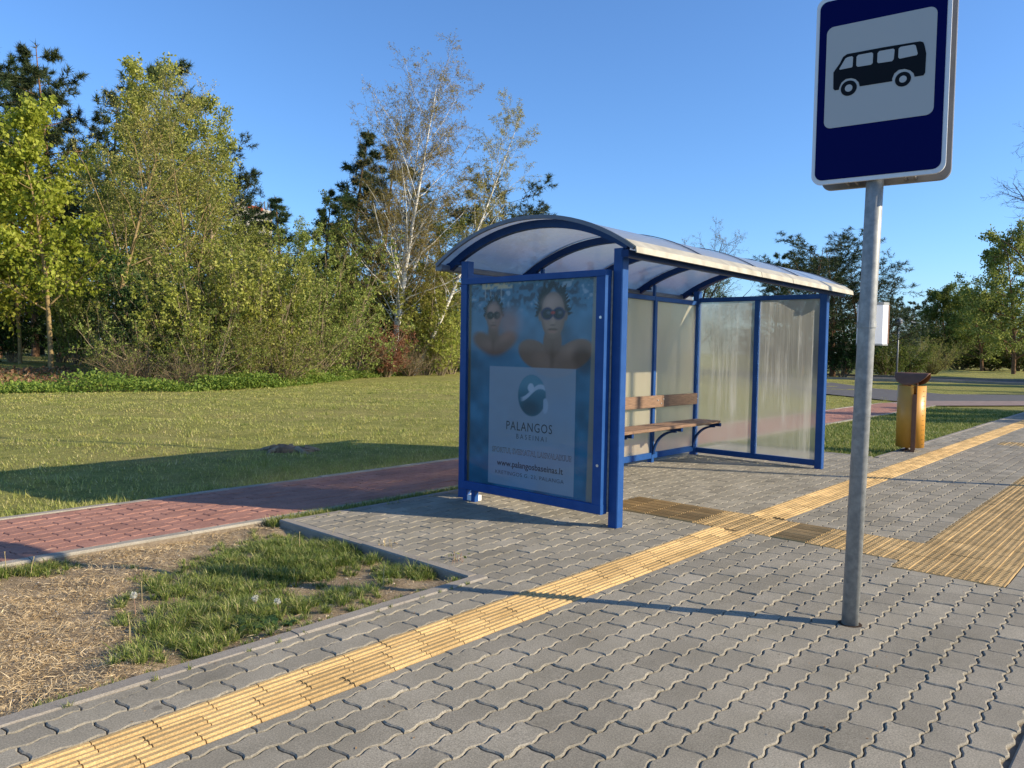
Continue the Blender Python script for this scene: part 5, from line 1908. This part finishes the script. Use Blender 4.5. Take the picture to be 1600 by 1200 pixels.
x, y = scatter(g, 9000, -.4, 3.03, 3.03, 5.165)
dead, bare, lush = field(x, y, DEAD), field(x, y, BARE), field(x, y, LUSH)
patch = .5 + .5 * np.sin(x * 9.1 + 3 * np.sin(y * 6.3)) * np.sin(y * 8.7 + 2 * np.sin(x * 5.1))
pg = np.clip(lush * 1.25 - dead * .75 - bare * .85 + .13, 0, 1.0) * (.15 + .85 * patch)
kp = g.random(len(x)) < pg * .55
cx, cy = x[kp], y[kp]
ll = np.clip(lush[kp] - .6 * bare[kp], .25, 1.1) * g.uniform(.6, 1.25, kp.sum())
V, q, t_ = tufts(g, cx, cy, 48, .020 + .035 * g.random(len(cx)), .022 + .042 * ll, .0036)
grass_obj('verge_grass', V, q, t_, L['grass'], 'tufty green grass on the verge by the paved corner')
# dead straw lies nearly flat
x, y = scatter(g, 230000, -.4, 3.03, 3.03, 5.165)
dead, bare, lush = field(x, y, DEAD), field(x, y, BARE), field(x, y, LUSH)
patch = .5 + .5 * np.sin(x * 13.1 + 3 * np.sin(y * 8.3)) * np.sin(y * 11.7 + 2 * np.sin(x * 7.1))
kp = g.random(len(x)) < np.clip(dead * .55 - lush * .08 - bare * .2 + .06, 0.012, .55) * (.3 + .7 * patch)
xx, yy = x[kp], y[kp]
n = len(xx)
a = g.random(n) * 6.283
ln = g.uniform(.012, .05, n)
d = np.stack([np.cos(a), np.sin(a), g.normal(.05, .22, n)], 1) * ln[:, None]
sd = np.stack([-np.sin(a), np.cos(a), g.normal(0, .5, n)], 1) * (.0022 * g.uniform(.5, 1.3, n))[:, None] * .5
b = np.stack([xx, yy, soil_z(xx, yy) + .001 + .010 * g.random(n) ** 2], 1)
md_ = b + d * .5 + np.stack([np.zeros(n), np.zeros(n), .004 * g.random(n)], 1)
V = np.stack([b - sd, b + sd, md_ + sd, md_ - sd, b + d], 1).reshape(-1, 3)
i = np.arange(n)[:, None] * 5
grass_obj('dry_grass', V, i + np.array([[0, 1, 2, 3]]), i + np.array([[3, 2, 4]]), L['straw'], 'dead straw coloured grass on the verge')
# pebbles and crumbs of soil
n = 2600
xx, yy = scatter(g, n, -.3, 3.03, 3.03, 5.16)
sz = .0025 + .005 * g.random(n) ** 3
oc = np.array([[1, 0, 0], [0, 1, 0], [-1, 0, 0], [0, -1, 0], [0, 0, .8], [0, 0, -.8]])
of = np.array([[0, 1, 4], [1, 2, 4], [2, 3, 4], [3, 0, 4], [1, 0, 5], [2, 1, 5], [3, 2, 5], [0, 3, 5]])
V = (np.stack([xx, yy, soil_z(xx, yy) + .002], 1)[:, None] + oc[None] * (sz[:, None] * g.uniform(.6, 1.3, (n, 3)))[:, None]).reshape(-1, 3)
F = (np.arange(n)[:, None, None] * 6 + of[None]).reshape(-1, 3)
tag(obj('pebbles', mesh_np('pebbles', V, [F]), simple('pale pebbles', (.22, .18, .13), (.5, .45, .38), 40, .9, .2, rnd=.3)), 'small pale pebbles scattered on the verge soil', 'pebbles', kind='stuff')
# windblown crumbs, bud scales and sand on the paving
n = 700
xx, yy = g.uniform(.6, 9, n), g.uniform(.45, 4.9, n)
V, F = leaves(g, np.stack([xx, yy, np.full(n, .004)], 1), .010, .5, 0, .7)
V[:, 2] = .0025 + (V[:, 2] - .004) * .35
V[:, 2] = np.maximum(V[:, 2], .001)
tag(obj('windblown_litter', mesh_np('windblown_litter', V, [F]), L['litter']), 'tiny dry leaf scraps blown over the paving', 'litter', kind='stuff')
# moss and seedlings in the joints along the kerbs
cx = np.concatenate([g.uniform(-.2, 3.0, 60), g.uniform(3.2, 5, 14), g.uniform(.5, 3, 18)])
cy = np.concatenate([np.full(60, 3.028), np.full(14, 4.93), np.full(18, 2.94)]) + g.normal(0, .004, 92)
n = len(cx) * 12
a = g.random(n) * 6.283
bx, by = np.repeat(cx, 12) + g.normal(0, .008, n), np.repeat(cy, 12) + g.normal(0, .003, n)
V, q, t_ = blades(g, bx, by, np.full(n, -.006), g.uniform(.008, .03, n), np.full(n, .003), .9)
grass_obj('joint_weeds', V, q, t_, L['grass'], 'tiny grass tufts in the kerb joints', 'weeds')
# strip between the bay and the red path, and the grass right of the shelter
x, y = scatter(g, 26000, 3.0, 10.6, 5.02, 5.17)
V1 = blades(g, x, y, np.full(len(x), -.06), g.uniform(.03, .085, len(x)), np.full(len(x), .006), .6)
x2, y2 = scatter(g, 90000, 10.46, 23, 3.04, 5.16)
kk = g.random(len(x2)) < np.clip(1.35 - (x2 - 10) * .06, .25, 1) * (.45 + .55 * np.sin(x2 * 2.1 + 2 * np.sin(y2 * 1.7)) ** 2)
x2, y2 = x2[kk], y2[kk]
V2 = blades(g, x2, y2, np.full(len(x2), -.06), g.uniform(.025, .075, len(x2)), np.full(len(x2), .009), .6)
def cat2(a, b):
    o = len(a[0])
    return np.concatenate([a[0], b[0]]), np.concatenate([a[1], b[1] + o]), np.concatenate([a[2], b[2] + o])
V, q, t_ = cat2(V1, V2)
grass_obj('edge_grass', V, q, t_, L['grass'], 'green grass strip behind the paved bay and round the bin')
# mown lawn between the red path and the wood
n = 340000
u = g.random(n) ** 1.6
yy = 6.60 + u * 17
xx = g.uniform(-1, 34, n)
w_ = xx * fw[0] + yy * fw[1]
pxx = 800 + FPX * (xx * rt[0] + yy * rt[1]) / w_
ok = (pxx > -150) & (pxx < 900) & (yy < np.interp(xx, EDGE_X, EDGE_Y) + .3)
clump = np.sin(xx * 1.3 + 2 * np.sin(yy * .9)) * np.sin(yy * 1.9 + np.sin(xx * 1.1)) + .5 * np.sin(xx * 5 + yy * 3.3)
ok &= g.random(n) < .62 + .32 * clump
xx, yy = xx[ok], yy[ok]
hh = g.uniform(.012, .042, len(xx)) * (1 + .6 * smooth((7.6 - yy) / .9))
V, q, t_ = blades(g, xx, yy, gz(xx, yy) - .004, hh, .007 + .0011 * (yy - 6), 1.0, False)
tc = np.stack([g.uniform(0, 26, 900), 6.7 + g.random(900) ** 1.5 * 15], 1)
tx = np.repeat(tc[:, 0], 28) + g.normal(0, .07, 900 * 28)
ty = np.repeat(tc[:, 1], 28) + g.normal(0, .05, 900 * 28)
sel = (ty > 6.62) & (ty < np.interp(tx, EDGE_X, EDGE_Y))
tx, ty = tx[sel], ty[sel]
V3, q3, t3 = blades(g, tx, ty, gz(tx, ty) - .004, g.uniform(.03, .085, len(tx)), .008 + .0008 * (ty - 6), .8, False)
t_ = np.concatenate([t_, t3 + len(V)])
V = np.concatenate([V, V3])
grass_obj('mown_lawn', V, q, t_, L['lawn'], 'mown sunlit lawn between the red path and the wood')
# ground elder and nettles along the wood edge
n = 60000
s_ = g.random(n)
ex_ = np.interp(s_, [0, .25, .5, .75, 1], [0, 11, 17, 26, 38])
ey_ = np.interp(ex_, EDGE_X, EDGE_Y)
hgt_ = np.clip(.30 + .16 * np.sin(ex_ * 1.7) + .12 * np.sin(ex_ * 4.1), .1, .7)
px_, py_ = ex_ + g.normal(0, .3, n), ey_ + np.abs(g.normal(0, 1.1, n)) - .5
pz_ = gz(px_, py_) + g.random(n) ** .7 * hgt_ * np.clip(1.2 - np.abs(py_ - ey_ - .4) * .35, .2, 1)
V, F = leaves(g, np.stack([px_, py_, pz_], 1), .075, .7, -.2)
grass_obj('nettle_bank', V, F, None, L['nettle'], 'bright green nettles and ground elder along the wood edge', 'undergrowth')
n = 9000
px_, py_ = g.uniform(-6, 9.5, n), g.uniform(23.4, 29, n)
V, F = leaves(g, np.stack([px_, py_, gz(px_, py_) + .01 + g.random(n) * .05], 1), .11, .6, 0)
grass_obj('leaf_litter', V, F, None, L['litter'], 'brown leaf litter under the maples', 'leaf litter')

# fallen stump on the lawn
st = gp(452, 703, -.04)
sto = empty('tree_stump', (st[0], st[1], float(gz(st[0], st[1]))), math.atan2(-rt[1], -rt[0]) + math.pi)
tag(sto, 'low rotten tree stump lying on the sunlit lawn', 'stump')
mb = MB(); V, F = [], []
gs = np.random.default_rng(5)
na, nr = 22, 5
for j in range(nr):
    for i in range(na):
        a = 2 * math.pi * i / na
        rr = (1.08, 1.0, .95, .8, .3)[j] * (1 + .12 * math.sin(3 * a + 1) + .1 * gs.random())
        z = (-.03, .022, .05, .062, .058)[j] * (1 - .35 * math.cos(a)) * (.8 + .4 * gs.random() if 0 < j < 4 else 1)
        V.append((rr * .27 * math.cos(a), rr * .17 * math.sin(a), z))
for j in range(nr - 1):
    for i in range(na):
        F.append((j * na + i, j * na + (i + 1) % na, (j + 1) * na + (i + 1) % na, (j + 1) * na + i))
F.append(tuple((nr - 1) * na + i for i in range(na)))
mb.add(V, F).build('stump_body', simple('rotten wood', (.10, .06, .035), (.34, .23, .14), 12, .95, .1, bump=.8, bscale=25, bdist=.02), sto)
mb = MB()
for k in range(5):
    a = k * 1.25 + .4
    mb.tube([(.2 * math.cos(a), .13 * math.sin(a), .05), (.36 * math.cos(a), .25 * math.sin(a), .015), (.48 * math.cos(a + .2), .32 * math.sin(a + .2), -.02)], [.04, .028, .012], 6)
mb.build('root', M['bark'], sto)

# dandelions
M['stalk'] = simple('pale stalk', (.36, .27, .13), (.45, .36, .18), 20, .7)
M['stalkpink'] = simple('reddish stalk', (.30, .17, .11), (.40, .25, .17), 20, .7)
tf = NT('dandelion fluff')
dd_ = tf.n('ShaderNodeBsdfDiffuse'); dd_.inputs[0].default_value = (.55, .54, .48, 1)
tt_ = tf.n('ShaderNodeBsdfTransparent')
mm_ = tf.n('ShaderNodeMixShader'); mm_.inputs[0].default_value = .55
tf.l(tt_.outputs[0], mm_.inputs[1]); tf.l(dd_.outputs[0], mm_.inputs[2])
M['fluff'] = tf.done(mm_.outputs[0])
DN = [(212, 965, 932, 1, 'dandelion clock standing alone in the lush tuft near the straw patch'), (398, 958, 937, 1, 'dandelion clock in the middle of the verge'),
      (436, 965, 941, 1, 'dandelion clock right of the middle one'), (202, 1010, 975, 0, 'withered dandelion stalk left of the tall tuft'),
      (205, 1008, 960, 0, 'tall leaning dandelion stalk in the front tuft'), (222, 945, 910, 0, 'thin stalk behind the lone dandelion clock'),
      (598, 928, 886, 0, 'tall pale dandelion stalk near the paved corner'), (468, 862, 833, 0, 'pale stalk near the bay kerb'),
      (516, 848, 826, 0, 'short stalk leaning on the bay kerb'), (372, 975, 945, 0, 'bent reddish stalk beside the dandelion leaves'), (10, 900, 862, 0, 'thin stalk at the left edge of the verge'), (48, 900, 872, 0, 'thin stalk beside the red path kerb')]
for (px, yb, yt, fl, lab) in DN:
    b = gp(px, yb, VZ)
    dp = (b - EYE) @ fw
    hh = zat(px, yt, dp) - VZ
    e = empty('dandelion', (b[0], b[1], VZ), random.uniform(0, 6))
    tag(e, lab, 'dandelion', 'dandelions on the verge')
    lx_ = random.uniform(-.02, .03)
    MB().tube([(0, 0, -.01), (lx_ * .3, 0, hh * .5), (lx_, 0, hh)], [.0020, .0017, .0014], 6).build('stem', M['stalk' if not fl else 'stalkpink'], e)
    if fl:
        gq = np.random.default_rng(int(px))
        dv = unit(gq.normal(0, 1, (150, 3)))
        c = np.array([lx_, 0, hh + .008])
        Vn, Fn = needles(gq, np.repeat(c[None], 150, 0) + dv * .005, dv, 1, .012, .0025, .05)
        obj('seed_head', mesh_np('seed_head', Vn, [Fn]), M['fluff'], e)
        V2, F2 = leaves(gq, c + dv * .014, .006, .9, 0)
        obj('seed_fluff', mesh_np('seed_fluff', V2, [F2]), M['fluff'], e)
    else:
        MB().tube([(lx_, 0, hh - .004), (lx_, 0, hh + .007)], [.0018, .0036], 6).build('bud', M['stalk'], e)
# dock leaves and reddish stalks by the kerb corner
for i, (px, yb, nn) in enumerate(((712, 893, 9), (395, 985, 26), (610, 868, 12), (430, 990, 14))):
    b = gp(px, yb, VZ)
    gq = np.random.default_rng(100 + i)
    e = empty('weed', (b[0], b[1], VZ))
    tag(e, ('reddish weed stalks at the paved corner', 'flat dandelion rosette in front of the gravel spot', 'dry weed head beside the bay kerb', 'dark leafy weed at the kerb in mid verge')[i], 'weed', 'weeds on the verge')
    if i in (0, 2):
        for k in range(nn):
            a = gq.random() * 6.28; r = gq.random() * .06
            x0, y0 = r * math.cos(a), r * math.sin(a)
            hh = gq.uniform(.06, .15) * (1 if i == 0 else .8)
            MB().tube([(x0, y0, 0), (x0 + gq.normal(0, .01), y0 + gq.normal(0, .01), hh)], [.0022, .0014], 5).build('stalk', M['stalkpink' if i == 0 else 'stalk'], e)
        pz = np.stack([gq.normal(0, .05, 40), gq.normal(0, .04, 40), gq.uniform(.0, .11, 40)], 1)
        V, F = leaves(gq, pz, .02, .6)
        obj('leaf_mass', mesh_np('leaf_mass', V, [F]), L['grass' if i == 0 else 'straw'], e)
    else:
        V, F = [], []
        for k in range(nn):
            a = gq.random() * 6.28; ln = gq.uniform(.07, .15); w = .014
            for j, (t0_, z, ww_) in enumerate(((0, .01, .2), (.4, .05, .8), (.75, .055, 1.0), (1, .02, .1))):
                c = np.array([math.cos(a), math.sin(a)]) * ln * t0_
                pn = np.array([-math.sin(a), math.cos(a)]) * w * ww_
                V += [(c[0] - pn[0], c[1] - pn[1], z), (c[0] + pn[0], c[1] + pn[1], z)]
                if j:
                    q_ = len(V) - 4
                    F.append((q_, q_ + 1, q_ + 3, q_ + 2))
        mb = MB(); mb.add(V, F); mb.build('rosette', L['deep'], e)

# ------------------------------------------------------------------ distant building
bd = gpos(392, 95)
bo = empty('building', (bd[0], bd[1], 0), math.atan2(-bd[0], bd[1]))
tag(bo, 'pale flat-roofed building far behind the thicket, only its roof edge showing', 'building')
zr0, zr1 = zat(375, 318, 95), zat(425, 330, 95)
mb = MB()
mb.add([(-2.2, 0, 0), (2.5, 0, 0), (2.5, 6, 0), (-2.2, 6, 0), (-2.2, 0, zr0), (2.5, 0, zr1), (2.5, 6, zr1), (-2.2, 6, zr0)],
       [(3, 2, 1, 0), (4, 5, 6, 7), (0, 1, 5, 4), (1, 2, 6, 5), (2, 3, 7, 6), (3, 0, 4, 7)])
mb.build('wall', simple('pale render', (.62, .56, .46), (.72, .66, .56), 2, .85), bo)
mb = MB()
zm = lambda x: zr0 + (zr1 - zr0) * (x + 2.2) / 5.2
mb.add([(-.4, -.12, zm(-.4) - .35), (1.4, -.12, zm(1.4) - .35), (1.4, .3, zm(1.4) - .35), (-.4, .3, zm(-.4) - .35), (-.4, -.12, zm(-.4) + .05), (1.4, -.12, zm(1.4) + .05), (1.4, .3, zm(1.4) + .05), (-.4, .3, zm(-.4) + .05)],
       [(3, 2, 1, 0), (4, 5, 6, 7), (0, 1, 5, 4), (1, 2, 6, 5), (2, 3, 7, 6), (3, 0, 4, 7)])
mb.build('red_fascia', simple('red fascia', (.45, .11, .06), rough=.6), bo)
for x, h in ((-.2, .5), (.5, .6), (1.1, .8), (1.5, 1.0), (1.9, 1.0), (2.2, .9)):
    MB().box((x, .5, zm(x) - .2), (x + .16, .66, zm(x) + h)).build('vent_pipe', M['gutter'], bo)
MB().box((-1.2, .6, zm(-1.2) - .2), (-.6, 1.2, zm(-1.2) + .7)).build('chimney', M['white'], bo)
